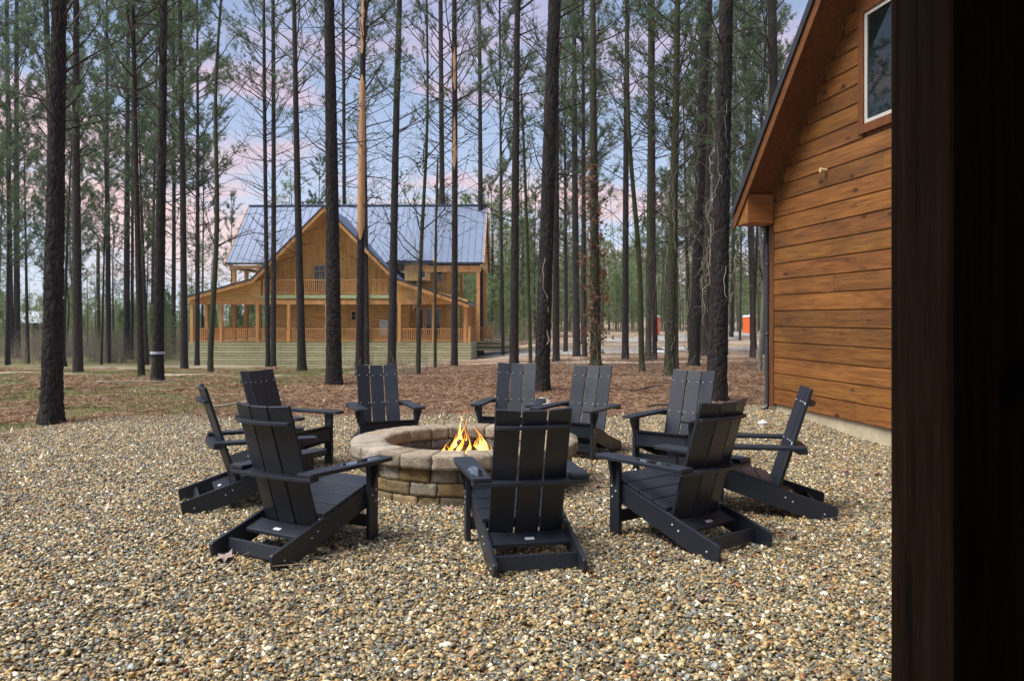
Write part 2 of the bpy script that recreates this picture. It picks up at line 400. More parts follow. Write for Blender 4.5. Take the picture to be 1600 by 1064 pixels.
# ------------------------------------------------------------------ gravel pad and pebbles
PAD = [(-11, -4), (-10.5, 3), (-8.2, 7), (-6.5, 9.3), (-6.35, 10.9), (-5.8, 12.1), (-4.3, 12.3), (-1.9, 12.35), (0, 12.6), (1.6, 12.3), (3.1, 13.0), (3.9, 13.8), (5.6, 13.9), (5.6, -4)]
def pad_outline():
    out = []
    for i in range(len(PAD)):
        a, b = PAD[i], PAD[(i + 1) % len(PAD)]; L = math.dist(a, b); n = max(1, int(L / .22))
        for k in range(n):
            t = k / n; x, y = a[0] + (b[0] - a[0]) * t, a[1] + (b[1] - a[1]) * t
            out.append((x + random.uniform(-.06, .06), y + random.uniform(-.06, .06)))
    return out
po = pad_outline()
def padmat():
    m = MT('gravel_bed', .85, .3); v = m.coord(rnd=False); vo = m.n('ShaderNodeTexVoronoi'); vo.inputs['Scale'].default_value = 52; m.l(v, vo.inputs['Vector'])
    m.col(m.mix(m.ramp(vo.outputs['Color'], [(.1, (.04, .03, .018)), (.5, (.12, .09, .05)), (.9, (.20, .16, .10))]), 1.0, 0.0))  # shade between the pebbles is put into this dark bed colour
    m.bump(vo.outputs['Distance'], 1, .012); return m.m

def in_poly(P, poly):
    x, y = P[:, 0], P[:, 1]; c = np.zeros(len(P), bool); q = np.array(poly); j = len(q) - 1
    for i in range(len(q)):
        xi, yi = q[i]; xj, yj = q[j]
        c ^= ((yi > y) != (yj > y)) & (x < (xj - xi) * (y - yi) / (yj - yi + 1e-12) + xi); j = i
    return c
gx_, gy_ = np.meshgrid(np.arange(-11, 5.8, .14), np.arange(-4, 14.2, .14)); ii = np.arange(gx_.size).reshape(gx_.shape)
Fq = np.stack([ii[:-1, :-1].ravel(), ii[:-1, 1:].ravel(), ii[1:, 1:].ravel(), ii[1:, :-1].ravel()], 1)
Vq = np.c_[gx_.ravel(), gy_.ravel(), padz(gx_.ravel(), gy_.ravel()) + .006]; Fq = Fq[in_poly(Vq[Fq].mean(1)[:, :2], po)]
o = bpy.data.objects.new('gravel_pad', np_mesh('gravel_pad', Vq, Fq, padmat(), smooth=True)); COL.objects.link(o); tag(o, kind='structure')
def ico(sub):
    bm = bmesh.new(); bmesh.ops.create_icosphere(bm, subdivisions=sub, radius=1)
    V = np.array([v.co[:] for v in bm.verts]); Fc = np.array([[v.index for v in f.verts] for f in bm.faces]); bm.free(); return V, Fc
ICO2, ICO1 = ico(2), ico(1)
PCOL = np.array([(.30, .21, .10), (.36, .24, .10), (.24, .18, .10), (.17, .14, .09), (.13, .13, .115), (.20, .20, .18), (.12, .14, .155), (.19, .22, .24), (.42, .33, .19), (.52, .44, .30), (.62, .58, .50), (.28, .13, .065), (.09, .085, .08), (.34, .29, .20), (.06, .065, .075), (.72, .70, .66), (.40, .20, .06)])
PCOL = PCOL * np.array([1.10, 1.01, .79])
PW = np.array([8, 5, 11, 12, 9, 10, 6, 6, 8, 6, 4.0, 2.2, 7, 10, 5, 2.0, 1.3]); PW = PW / PW.sum()
def pebble_mat():
    m = MT('pebbles', .5, .5); a = m.attr(); r = m.attr('rnd', 'INSTANCER')
    n = m.noise(m.coord((1, 1, 1), rnd=False), 190, 3)
    c = m.mix(a.outputs['Color'], m.mix(.72, 1.25, n), 1.0, 'MULTIPLY'); m.col(c)
    m.rgh(m.ramp(n, [(.35, .28), (.65, .6)])); return m.m
M['pebble'] = pebble_mat()
def patch(name, R, n, smin, smax, seed, spread=.016):
    g = np.random.default_rng(seed); Vs, Fs, Ts = [], [], []; off = 0
    for i in range(n):
        V0, F0 = ICO2 if i % 3 == 0 else ICO1
        V = V0 * (1 + g.normal(0, .10, (len(V0), 1)))
        k = g.normal(0, 1, (4, 3)); k /= np.linalg.norm(k, axis=1)[:, None]        # knock off flat facets
        for q in k:
            d = V @ q; lim = g.uniform(.55, .85); V = V - np.clip(d - lim, 0, 9)[:, None] * q
        s = (smin + (smax - smin) * g.random() ** 1.5) * (1.4 if g.random() < .05 else 1)
        V = V * np.array([1, g.uniform(.5, .9), g.uniform(.24, .52)]) * s
        e = Euler((g.normal(0, .38), g.normal(0, .38), g.uniform(0, 6.28))).to_matrix(); V = V @ np.array(e).T
        r, t = R * sqrt(g.random()), g.uniform(0, 6.28); V = V + np.array([r * cos(t), r * sin(t), g.uniform(0, spread)])
        col = PCOL[g.choice(len(PCOL), p=PW)] * g.uniform(.62, 1.32)
        Vs.append(V); Fs.append(F0 + off); Ts.append(np.tile(col, (len(F0), 1))); off += len(V)
    return np_mesh(name, np.concatenate(Vs), np.concatenate(Fs), M['pebble'], np.concatenate(Ts), smooth=True)

def gn_scatter(name, P, rot, scale, meshes, mat=None, tilt=None):
    """one object whose geometry nodes put the given meshes on the points P"""
    src = bpy.data.collections.new(name + '_source')
    for i, me in enumerate(meshes): src.objects.link(bpy.data.objects.new(f'{name}_source_{i}', me))
    me = bpy.data.meshes.new(name); me.vertices.add(len(P)); me.vertices.foreach_set('co', np.asarray(P, np.float32).ravel())
    R = np.zeros((len(P), 3), np.float32); R[:, 2] = rot
    if tilt is not None: R[:, :2] = tilt
    a = me.attributes.new('rot', 'FLOAT_VECTOR', 'POINT'); a.data.foreach_set('vector', R.ravel())
    a = me.attributes.new('scl', 'FLOAT', 'POINT'); a.data.foreach_set('value', np.asarray(scale, np.float32))
    a = me.attributes.new('rnd', 'FLOAT', 'POINT'); a.data.foreach_set('value', rng.random(len(P)).astype(np.float32))
    me.update(); o = bpy.data.objects.new(name, me); COL.objects.link(o)
    g = bpy.data.node_groups.new(name, 'GeometryNodeTree')
    g.interface.new_socket('Geometry', in_out='INPUT', socket_type='NodeSocketGeometry'); g.interface.new_socket('Geometry', in_out='OUTPUT', socket_type='NodeSocketGeometry')
    N = g.nodes.new; gi, go = N('NodeGroupInput'), N('NodeGroupOutput'); iop = N('GeometryNodeInstanceOnPoints'); ci = N('GeometryNodeCollectionInfo')
    ci.inputs['Collection'].default_value = src; ci.inputs['Separate Children'].default_value = True; ci.inputs['Reset Children'].default_value = True
    ra = N('GeometryNodeInputNamedAttribute'); ra.data_type = 'FLOAT_VECTOR'; ra.inputs[0].default_value = 'rot'
    sa = N('GeometryNodeInputNamedAttribute'); sa.data_type = 'FLOAT'; sa.inputs[0].default_value = 'scl'
    rv = N('FunctionNodeRandomValue'); rv.data_type = 'INT'; rv.inputs[4].default_value = 0; rv.inputs[5].default_value = len(meshes) - 1; rv.inputs['Seed'].default_value = 3
    L = g.links.new
    L(gi.outputs[0], iop.inputs['Points']); L(ci.outputs[0], iop.inputs['Instance']); iop.inputs['Pick Instance'].default_value = True
    L(rv.outputs[2], iop.inputs['Instance Index']); L(ra.outputs[0], iop.inputs['Rotation']); L(sa.outputs[0], iop.inputs['Scale']); L(iop.outputs[0], go.inputs[0])
    o.modifiers.new('scatter', 'NODES').node_group = g
    return tag(o, kind='stuff')

def grid_pts(x0, x1, y0, y1, step, jit=.5):
    X, Yg = np.meshgrid(np.arange(x0, x1, step), np.arange(y0, y1, step)); P = np.stack([X.ravel(), Yg.ravel()], 1)
    return P + rng.uniform(-jit, jit, P.shape) * step
P = grid_pts(-10, 5.6, 2.4, 14, .115)
P = P[in_poly(P, PAD) & (np.abs(P[:, 0]) < .80 * P[:, 1] + .8)]
cab = (P[:, 0] - 4.115) * cos(radians(8.86)) + (P[:, 1] - 12.92) * sin(radians(8.86))
P = P[cab < .03]
P = P[np.hypot(P[:, 0] + .417, P[:, 1] - 7.31) > .93]
Z = rng.uniform(.0, .010, len(P)) - .002 + padz(P[:, 0], P[:, 1]) + .004 * np.sin(P[:, 0] * 2.1 + np.sin(P[:, 1] * 1.7)) + .003 * np.sin(P[:, 1] * 3.1 + P[:, 0])
meshes = [patch('pebble_patch', .13, 100, .0055, .0220, 100 + i, .020) for i in range(14)]
o = gn_scatter('pebbles', np.c_[P, Z], rng.uniform(0, 6.28, len(P)), rng.uniform(.9, 1.12, len(P)), meshes)
tag(o, 'multicoloured tan and grey river pebbles covering the ground around the fire pit', 'pebbles')
# strays past the edge of the pad
Q = grid_pts(-8, 4.4, 8.5, 14.2, .3); inn = in_poly(Q, PAD)
big = [(x + (x + 1) * .07, y + (y - 6) * .07) for x, y in PAD]
Q = Q[~inn & in_poly(Q, big)]
cab = (Q[:, 0] - 4.115) * cos(radians(8.86)) + (Q[:, 1] - 12.92) * sin(radians(8.86)); Q = Q[cab < .0]
o = gn_scatter('stray_pebbles', np.c_[Q, hz(Q[:, 0], Q[:, 1]) + .0], rng.uniform(0, 6.28, len(Q)), rng.uniform(.8, 1.3, len(Q)), [patch('stray_patch', .2, 22, .009, .018, 300 + i, .006) for i in range(5)])
tag(o, 'loose pebbles strewn past the edge of the gravel into the pine straw', 'pebbles')

# ------------------------------------------------------------------ pine straw, leaves and grass on the forest floor
def litter_mat():
    m = MT('pine_straw', .8, .2); m.col(m.attr().outputs['Color']); return m.m
M['straw'] = litter_mat()
def straw_patch(seed, R, n, nl, cols, wid=.004, ln=(.08, .17), leaf=.019, lcols=None):
    g = np.random.default_rng(seed); V, T = [], []
    for i in range(n):
        r, t = R * sqrt(g.random()), g.uniform(0, 6.28); c = np.array([r * cos(t), r * sin(t), g.uniform(.002, .03)])
        a = g.uniform(0, 6.28); L = g.uniform(*ln) / 2; d = np.array([cos(a), sin(a), g.normal(0, .16)]) * L; s = np.array([-sin(a), cos(a), g.normal(0, .5)]) * wid
        V += [c - d - s, c - d + s, c + d + s * .5, c + d - s * .5]; T.append(cols[g.integers(len(cols))] * g.uniform(.6, 1.3))
    for i in range(nl):
        r, t = R * sqrt(g.random()), g.uniform(0, 6.28); c = np.array([r * cos(t), r * sin(t), g.uniform(.01, .03)])
        a = g.uniform(0, 6.28); u = np.array([cos(a), sin(a), g.normal(0, .5)]); v = np.array([-sin(a), cos(a), g.normal(0, .5)]); s = g.uniform(.6, 1.5) * leaf
        V += [c - u * s, c + v * s * .6, c + u * s + np.array([0, 0, .012]), c - v * s * .6]; T.append(lcols[g.integers(len(lcols))] * g.uniform(.6, 1.3))
    n4 = len(V) // 4
    return np_mesh('straw_patch', np.array(V), np.arange(n4 * 4).reshape(n4, 4), M['straw'], np.array(T))
SC = np.array([.80, .75, .72]) * np.array([(.34, .19, .115), (.25, .13, .075), (.42, .27, .17), (.19, .10, .055), (.54, .40, .27), (.36, .27, .17)])
LC = .75 * np.array([(.40, .22, .13), (.55, .40, .27), (.28, .15, .09), (.65, .55, .42), (.34, .17, .11)])
Q = np.concatenate([grid_pts(-14, 9, 9, 24, .30), grid_pts(-24, 16, 24, 42, .55)])
Q = Q[~in_poly(Q, [(x * .985, y - .12) for x, y in PAD]) & (np.abs(Q[:, 0]) < .72 * Q[:, 1] + 1)]
cab = (Q[:, 0] - 4.115) * cos(radians(8.86)) + (Q[:, 1] - 12.92) * sin(radians(8.86)); Q = Q[~((cab > -.05) & (Q[:, 1] < 13.5))]
def seg_d(P, L):
    d = np.full(len(P), 1e9)
    for a, b_ in zip(L[:-1], L[1:]):
        a, b_ = np.array(a, float), np.array(b_, float); v = b_ - a; t = np.clip(((P - a) @ v) / (v @ v), 0, 1); d = np.minimum(d, np.linalg.norm(P - a - t[:, None] * v, axis=1))
    return d
pd_ = seg_d(Q, PATH); keep = (rng.random(len(Q)) < np.where(Q[:, 0] < -4.5, .25, .95)) & (pd_ > .85 + rng.normal(0, .35, len(Q))) & (rng.random(len(Q)) < np.clip(1.35 - (Q[:, 1] - 20) / 22, .3, 1)); Q = Q[keep]
o = gn_scatter('pine_straw', np.c_[Q, hz(Q[:, 0], Q[:, 1])], rng.uniform(0, 6.28, len(Q)), rng.uniform(.9, 1.5, len(Q)), [straw_patch(i, .28, 330, 7, SC, wid=.0026, leaf=.016, lcols=LC) for i in range(6)])
tag(o, 'reddish brown pine straw and dead leaves covering the forest floor', 'pine straw')
ed_ = seg_d(Q0 := grid_pts(-8, 4.2, 8, 14, .22), PAD)
Q0 = Q0[in_poly(Q0, PAD) & (ed_ < np.abs(rng.normal(0, .42, len(Q0)))) & (Q0[:, 1] > 8.6)]
cab = (Q0[:, 0] - 4.115) * cos(radians(8.86)) + (Q0[:, 1] - 12.92) * sin(radians(8.86)); Q0 = Q0[cab < -.1]
Q1 = grid_pts(-6, 4.2, 3.3, 12, .55); Q1 = Q1[in_poly(Q1, PAD) & (rng.random(len(Q1)) < .5) & (np.hypot(Q1[:, 0] + .417, Q1[:, 1] - 7.31) > 1.1)]
cab = (Q1[:, 0] - 4.115) * cos(radians(8.86)) + (Q1[:, 1] - 12.92) * sin(radians(8.86)); Q1 = Q1[cab < -.1]
QQ = np.concatenate([Q0, Q1])
o = gn_scatter('stray_needles', np.c_[QQ, padz(QQ[:, 0], QQ[:, 1]) + .026], rng.uniform(0, 6.28, len(QQ)), rng.uniform(.8, 1.3, len(QQ)), [straw_patch(40 + i, .24, 9, 1, SC, wid=.0016, lcols=LC) for i in range(5)])
tag(o, 'loose brown pine needles blown onto the gravel', 'pine needles')
GC = np.array([(.17, .20, .06), (.24, .26, .09), (.12, .15, .05), (.36, .32, .16)])
def grass_patch(seed, R=.25, n=110, h=.07):
    g = np.random.default_rng(seed); V, T = [], []
    for i in range(n):
        r, t = R * sqrt(g.random()), g.uniform(0, 6.28); c = np.array([r * cos(t), r * sin(t), 0]); a = g.uniform(0, 6.28); s = np.array([cos(a), sin(a), 0]) * .004
        hh = h * g.uniform(.4, 1.2); tip = c + np.array([g.normal(0, .5) * hh, g.normal(0, .5) * hh, hh]); V += [c - s, c + s, tip]; T.append(GC[g.integers(4)] * g.uniform(.7, 1.2))
    return np_mesh('grass_patch', np.array(V), np.arange(n * 3).reshape(n, 3), M['straw'], np.array(T))
Q = grid_pts(-20, -3.0, 11, 34, .30); fld = np.sin(Q[:, 0] * .8 + 1.1 * np.sin(Q[:, 1] * .9)) + np.cos(Q[:, 1] * 1.1 + Q[:, 0] * .5)
Q = Q[~in_poly(Q, PAD) & (fld + rng.normal(0, .5, len(Q)) > -.35) & (np.abs(Q[:, 0]) < .72 * Q[:, 1] + 1)]
o = gn_scatter('grass', np.c_[Q, hz(Q[:, 0], Q[:, 1])], rng.uniform(0, 6.28, len(Q)), rng.uniform(.5, 1.2, len(Q)), [grass_patch(i) for i in range(4)])
tag(o, 'thin green grass growing in patches through the pine straw at the left', 'grass')
# ------------------------------------------------------------------ adirondack chairs
RT = lambda y: .255 + .31 * (y + .005) + .006          # top edge height of the side rails along y
def rrect(x0, x1, y0, y1, r, n=4):
    out = []
    for cx, cy, a0 in ((x1 - r, y1 - r, 0), (x0 + r, y1 - r, 90), (x0 + r, y0 + r, 180), (x1 - r, y0 + r, 270)):
        for k in range(n + 1):
            a = radians(a0 + 90 * k / n); out.append((cx + r * cos(a), cy + r * sin(a)))
    return out
BK0, BKT = Vector((0, -.115, .165)), Vector((0, -.36, .936))
BD = (BKT - BK0).normalized(); BN = Vector((0, -BD.z, BD.y))         # backward normal of the back
def screw(p, q, r, parent):
    b = MB(); b.tube([p, q], r, 8); return b.build('screw', M['screw'], parent)
def make_chair():
    c = empty('adirondack_chair'); m = M['chair']
    tag(c, 'x', 'chair', 'black adirondack chairs around the fire pit')
    for s in (-1, 1):
        b = MB(); poly = [(.365, RT(.365)), (.365, RT(.365) - .135), (-.355, 0), (-.503, -.004), (-.516, RT(-.516) - .006), (-.508, RT(-.508))]
        b.prism(poly, s * .245, s * .270, 'x'); r = b.build('side_rail', m, c, bevel=.004)
        for (y, z) in ((-.15, .165), (-.42, .055), (-.20, .135)): screw((s * .268, y, z), (s * .2725, y, z), .006, r)
        b = MB(); b.box(min(s * .2725, s * .305), max(s * .2725, s * .305), .285, .372, 0, .514); l = b.build('front_leg', m, c, bevel=.004)
        for (y, z) in ((.350, .335), (.312, .305), (.345, .262)): screw((s * .303, y, z), (s * .3085, y, z), .006, l)
        b = MB(); b.prism([(s * .3055, .335), (s * .3055, .513), (s * .352, .513), (s * .345, .46)], .318, .343, 'y'); b.build('arm_bracket', m, c, bevel=.003)
        b = MB(); A = [(.238, -.10), (.232, .18), (.228, .30), (.232, .452), (.250, .470), (.345, .470), (.365, .450), (.372, .28), (.352, -.285), (.345, -.292), (.240, -.292)]
        A = [(s * x, y) for x, y in A]
        if s < 0: A = A[::-1]
        b.prism(A, .514, .540, 'z'); b.build('arm', m, c, bevel=.005)
    # seat: slats laid across the rails, the last one cut round behind the back
    b = MB(); y = .372; sl = .31
    def slat(y0, y1, arc=0):
        z = lambda yy: RT(yy) + .001
        if not arc:
            b.prism([(y0, z(y0)), (y1, z(y1)), (y1 + .004, z(y1) + .021), (y0 + .004, z(y0) + .021)], -.262, .262, 'x')
        else:
            n = 10; vs = []
            for k in range(n + 1):
                x = -.262 + .524 * k / n; ya = y0 - arc * (1 - (x / .262) ** 2); vs += [(x, ya, z(ya)), (x, y1, z(y1)), (x, y1, z(y1) + .021), (x, ya, z(ya) + .021)]
            fs = []
            for k in range(n):
                a = k * 4; e = a + 4
                for i in range(4): fs.append((a + i, a + (i + 1) % 4, e + (i + 1) % 4, e + i))
            fs += [(3, 2, 1, 0), (n * 4, n * 4 + 1, n * 4 + 2, n * 4 + 3)]; b.add(vs, fs)
    slat(.262, .385); slat(.144, .254); slat(.026, .136); slat(-.092, .018); 
    b.build('seat', m, c, bevel=.003)
    b = MB(); b.box(-.244, .244, .345, .366, RT(.35) - .12, RT(.345) - .002); b.build('front_apron', m, c, bevel=.003)
    b = MB(); b.box(-.271, .271, .292, .315, .095, .175); b.build('front_stretcher', m, c, bevel=.003)
    b = MB(); b.prism([(-.405, .03), (-.385, .03), (-.372, .112), (-.392, .112)], -.244, .244, 'x'); b.build('rear_stretcher', m, c, bevel=.003)
    b = MB(); z = lambda yy: RT(yy) - .058
    n = 10; vs = []; fs = []
    for k in range(n + 1):
        x = -.244 + .488 * k / n; yf = -.130 - .016 * (1 - (x / .244) ** 2)
        vs += [(x, -.262, z(-.262)), (x, yf, z(yf)), (x, yf, z(yf) + .022), (x, -.262, z(-.262) + .022)]
    for k in range(n):
        a = k * 4; e = a + 4
        for i in range(4): fs.append((a + i, a + (i + 1) % 4, e + (i + 1) % 4, e + i))
    fs += [(3, 2, 1, 0), (n * 4, n * 4 + 1, n * 4 + 2, n * 4 + 3)]; b.add(vs, fs)
    br = b.build('lower_brace', m, c, bevel=.003)
    b = MB(); b.prism([(-.235, z(-.235) + .0235), (-.212, z(-.212) + .0235), (-.212, z(-.212) + .026), (-.235, z(-.235) + .026)], -.028, .028, 'x'); b.build('tag', M['tagw'], br)
    # back: three wide slats set on a shallow curve
    b = MB(); sc = []; L = (BKT - BK0).length
    for i in (-1, 0, 1):
        w = .0715; cx = i * .1545; f = abs(i) * .0165
        for t0, t1 in ((0, L),):
            vs = []
            for t in (t0, t1):
                for (dx, dn) in ((-w, 0), (w, 0), (w, .021), (-w, .021)):
                    bow = -(f + (i * dx) * .20)                       # outer slats turn forward
                    p = BK0 + BD * t + BN * (bow + dn); vs.append((cx + dx, p.y, p.z))
            b.add(vs, [(0, 3, 2, 1), (4, 5, 6, 7), (0, 1, 5, 4), (1, 2, 6, 5), (2, 3, 7, 6), (3, 0, 4, 7)])
        for t in (L - .115, L - .425):
            for dx in (-.045, .045):
                p = BK0 + BD * t + BN * (-(f + i * dx * .2)); sc.append(((cx + dx, p.y + .001, p.z), (cx + dx, p.y + .0075, p.z)))
    bk = b.build('backrest', m, c, bevel=.003)
    for p, q in sc: screw(p, q, .0048, bk)
    # curved horizontal battens behind the back
    def arc_board(name, z, hw, depth, bow, end=0, th=.022):
        p0 = BK0 + BD * ((z - BK0.z) / BD.z); yb = p0.y - .0235
        b = MB(); n = 14; vs = []; fs = []
        for k in range(n + 1):
            x = -hw + 2 * hw * k / n; q = (x / hw) ** 2
            yi = yb + .000 + min(.05, .9 * max(0, abs(x) - .07) * .21); yi = min(yi, yb + .030)
            yo = yb - depth * (1 - .0) + bow * q
            if yo > yi - .012: yo = yi - .012
            vs += [(x, yo, z), (x, yi, z), (x, yi, z + th), (x, yo, z + th)]
        for k in range(n):
            a = k * 4; e = a + 4
            for i in range(4): fs.append((a + i, a + (i + 1) % 4, e + (i + 1) % 4, e + i))
        fs += [(3, 2, 1, 0), (n * 4, n * 4 + 1, n * 4 + 2, n * 4 + 3)]
        b.add(vs, fs); return b.build(name, m, c, bevel=.003)
    arc_board('back_batten', .822, .222, .052, .050)
    # the rail at arm height runs out under both arms
    z = .489; b = MB(); n = 16; vs = []; fs = []
    p0 = BK0 + BD * ((z - BK0.z) / BD.z); yb = p0.y - .024
    for k in range(n + 1):
        x = -.350 + .70 * k / n; q = (abs(x) / .35) ** 2
        yo = yb - .085 + .035 * q; yi = yb + (min(.03, max(0, abs(x) - .07) * .2) if abs(x) < .23 else .02)
        vs += [(x, yo, z), (x, yi, z), (x, yi, z + .0235), (x, yo, z + .0235)]
    for k in range(n):
        a = k * 4; e = a + 4
        for i in range(4): fs.append((a + i, a + (i + 1) % 4, e + (i + 1) % 4, e + i))
    fs += [(3, 2, 1, 0), (n * 4, n * 4 + 1, n * 4 + 2, n * 4 + 3)]
    b.add(vs, fs); b.build('arm_rail', m, c, bevel=.003)
    return c
def kids(o): return [x for x in bpy.data.objects if x.parent == o]
def copy_tree(o, parent=None, allk=None):
    allk = allk or {}
    c = o.copy(); COL.objects.link(c); c.parent = parent
    for ch in kids(o): copy_tree(ch, c)
    return c
chair0 = make_chair()
CHAIRS = [  # x, y, heading (degrees left of straight ahead), z, label, wet arms
    (.059, 5.077, 11.6, .0, 'black adirondack chair nearest the camera, back to it and in front of the flames', (-1, .10, -.25)),
    (-1.339, 5.269, -31.0, .0, 'front left black adirondack chair, back to the camera, puddles along its right arm', (1, .40, .0)),
    (-2.083, 6.50, -66, -.0, 'side-on black adirondack chair at the left edge of the ring, facing right', None),
    (-2.25, 8.07, -115, .0, 'black adirondack chair behind the side-on left chair, facing right towards the fire', None),
    (-1.40, 8.86, -160, .0, 'black adirondack chair facing the camera just left of and behind the stone fire pit', None),
    (-.004, 9.22, 169, .0, 'black adirondack chair facing the camera straight behind the flames, beside the leaning big pine', None),
    (.729, 8.745, 151, .0, 'black adirondack chair facing the camera, just right of the nearest chair back', None),
    (1.617, 7.944, 142.5, .0, 'black adirondack chair facing the camera in front of the thick pine beside the cabin corner', None),
    (1.885, 6.24, 79.6, .0, 'black adirondack chair seen from the side facing left, nearest the orange cabin wall', None),
    (1.130, 5.45, 38.0, .0, 'front right black adirondack chair, back to the camera, puddles on its left arm', (-1, .16, -.18)),
]
for i, (x, y, th, z, lab, wet) in enumerate(CHAIRS):
    c = chair0 if i == 0 else copy_tree(chair0)
    c.location = (x, y, z + .006); c.rotation_euler = (0, 0, radians(th)); c['label'] = lab; c['_wet'] = str(wet)
for c in [o for o in COL.objects if o.name.startswith('adirondack_chair')]:
    w = c['_wet']; del c['_wet']
    if w == 'None': continue
    s, y1, y0 = eval(w)
    b = MB(); g = random.Random(int(y1 * 100)); n = 26; blob = []
    cx, cy, ry = s * .298, (y0 + y1) / 2, (y1 - y0) / 2
    for k in range(n):
        a = 2 * pi * k / n; q = 1 + g.uniform(-.22, .10); blob.append((cx + .042 * q * cos(a), cy + ry * q * sin(a)))
    b.prism(blob, .5396, .5412, 'z'); b.build('puddle', M['wet'], c, smooth=False)

# ------------------------------------------------------------------ fire pit
PX, PY = -.417, 7.31
def stone_mat(name, soot=False):
    m = MT(name, .9, .2); v = m.coord(rnd=False); a = m.attr()
    n = m.noise(v, 9, 6, .7); f = m.noise(v, 70, 4, .7)
    c = m.mix(a.outputs['Color'], m.mix(.62, 1.35, m.ramp(n, [(.3, 0), (.7, 1)])), 1.0, 'MULTIPLY')
    c = m.mix(c, m.mix(.8, 1.2, f), 1.0, 'MULTIPLY')
    m.col(c); m.bump(m.math('ADD', n, m.math('MULTIPLY', f, .8)), 1.0, .022); return m.m
M['stone'] = stone_mat('tumbled_stone')
def blocks(rows, cols_fn, rough_in=False):
    """rows: (r0, r1, z0, z1, n, phase); every block a rounded, slightly irregular lump of its own"""
    Vs, Fs, Ts = [], [], []; off = 0; g = np.random.default_rng(5)
    for (r0, r1, z0, z1, n, ph) in rows:
        ed = (np.arange(n) + ph + g.uniform(-.16, .16, n)) * 2 * pi / n; ed = np.r_[ed, ed[0] + 2 * pi]
        for i in range(n):
            a0, a1 = ed[i], ed[i + 1]; K = (8, 5, 5); q = [np.linspace(-1, 1, k) for k in K]
            G = np.stack(np.meshgrid(*q, indexing='ij'), -1)                # angular, radial, vertical
            E = np.abs(G) > .99; ne = E.sum(-1)
            rmid, hr, hz_, ha = (r0 + r1) / 2, (r1 - r0) / 2, (z1 - z0) / 2, (a1 - a0) / 2 * (r0 + r1) / 2
            sz = np.array([ha, hr, hz_]); rad = .008
            Q = G * sz; inner = np.clip(Q, -(sz - rad), sz - rad); d = Q - inner; L = np.linalg.norm(d, axis=-1, keepdims=True)
            Q = np.where(L > 1e-9, inner + d / np.maximum(L, 1e-9) * rad, Q)
            amp = np.array([.0018, .0045, .0013])
            Q = Q + g.normal(0, 1, Q.shape) * amp * (ne[..., None] > 0)
            Q[..., 0] -= np.sign(Q[..., 0]) * .0025
            tlt = g.normal(0, .012); Q[..., 1] += Q[..., 0] * tlt + g.normal(0, .004)
            ang = (a0 + a1) / 2 + Q[..., 0] / rmid; rr = rmid + Q[..., 1]
            V = np.stack([rr * np.cos(ang), rr * np.sin(ang), (z0 + z1) / 2 + Q[..., 2]], -1).reshape(-1, 3)
            idx = np.arange(V.shape[0]).reshape(K); fs = []
            def face(A, flip):
                q4 = np.stack([A[:-1, :-1], A[1:, :-1], A[1:, 1:], A[:-1, 1:]], -1).reshape(-1, 4); fs.append(q4[:, ::-1] if flip else q4)
            face(idx[:, :, 0], True); face(idx[:, :, -1], False); face(idx[:, 0, :], False); face(idx[:, -1, :], True); face(idx[0], True); face(idx[-1], False)
            fs = np.concatenate(fs); c = cols_fn(g, (a0 + a1) / 2)
            Vs.append(V); Fs.append(fs + off); Ts.append(np.tile(c, (len(fs), 1))); off += len(V)
    return np.concatenate(Vs), np.concatenate(Fs), np.concatenate(Ts)
pit = empty('fire_pit', (PX, PY, 0)); tag(pit, 'round fire pit of tumbled tan stone blocks with a wide capped rim', 'fire pit')
def part_np(name, data, mat, parent, smooth=True):
    V, Fc, T = data; o = bpy.data.objects.new(name, np_mesh(name, V, Fc, mat, T, smooth)); COL.objects.link(o); o.parent = parent; return o
wallc = lambda g, a: np.array([(.26, .19, .10), (.32, .23, .12), (.18, .145, .09), (.33, .29, .21), (.24, .165, .075)][g.integers(5)]) * g.uniform(.8, 1.15)
capc = lambda g, a: np.array([(.40, .325, .235), (.36, .285, .20), (.44, .37, .29)][g.integers(3)]) * g.uniform(.85, 1.1)
inc = lambda g, a: np.array([(.20, .18, .165), (.15, .14, .13), (.26, .235, .21)][g.integers(3)]) * g.uniform(.7, 1.1)
part_np('wall', blocks([(.83, .945, -.03, .075, 26, .0), (.83, .95, .077, .182, 24, .4), (.83, .945, .184, .292, 25, .8)], wallc), M['stone'], pit)
part_np('coping', blocks([(.70, .998, .295, .408, 24, .2)], capc), M['stone'], pit)
part_np('inner_wall', blocks([(.705, .80, -.02, .10, 22, .1), (.705, .80, .102, .198, 22, .6), (.705, .80, .20, .293, 22, .3)], inc), M['stone'], pit)
b = MB(); n = 40
for r0, r1, z0, z1 in ((0, .3, .10, .09), (.3, .70, .09, .07)):
    vs = []; 
    for k in range(n):
        a = 2 * pi * k / n; vs += [(r0 * cos(a), r0 * sin(a), z0), (r1 * cos(a), r1 * sin(a), z1)]
    b.add(vs, [(2 * k, 2 * k + 1, (2 * k + 3) % (2 * n), (2 * k + 2) % (2 * n)) for k in range(n)])
b.build('ash_bed', plain('ash', (.07, .065, .06), .95, .1, .5, 18, .8), pit)
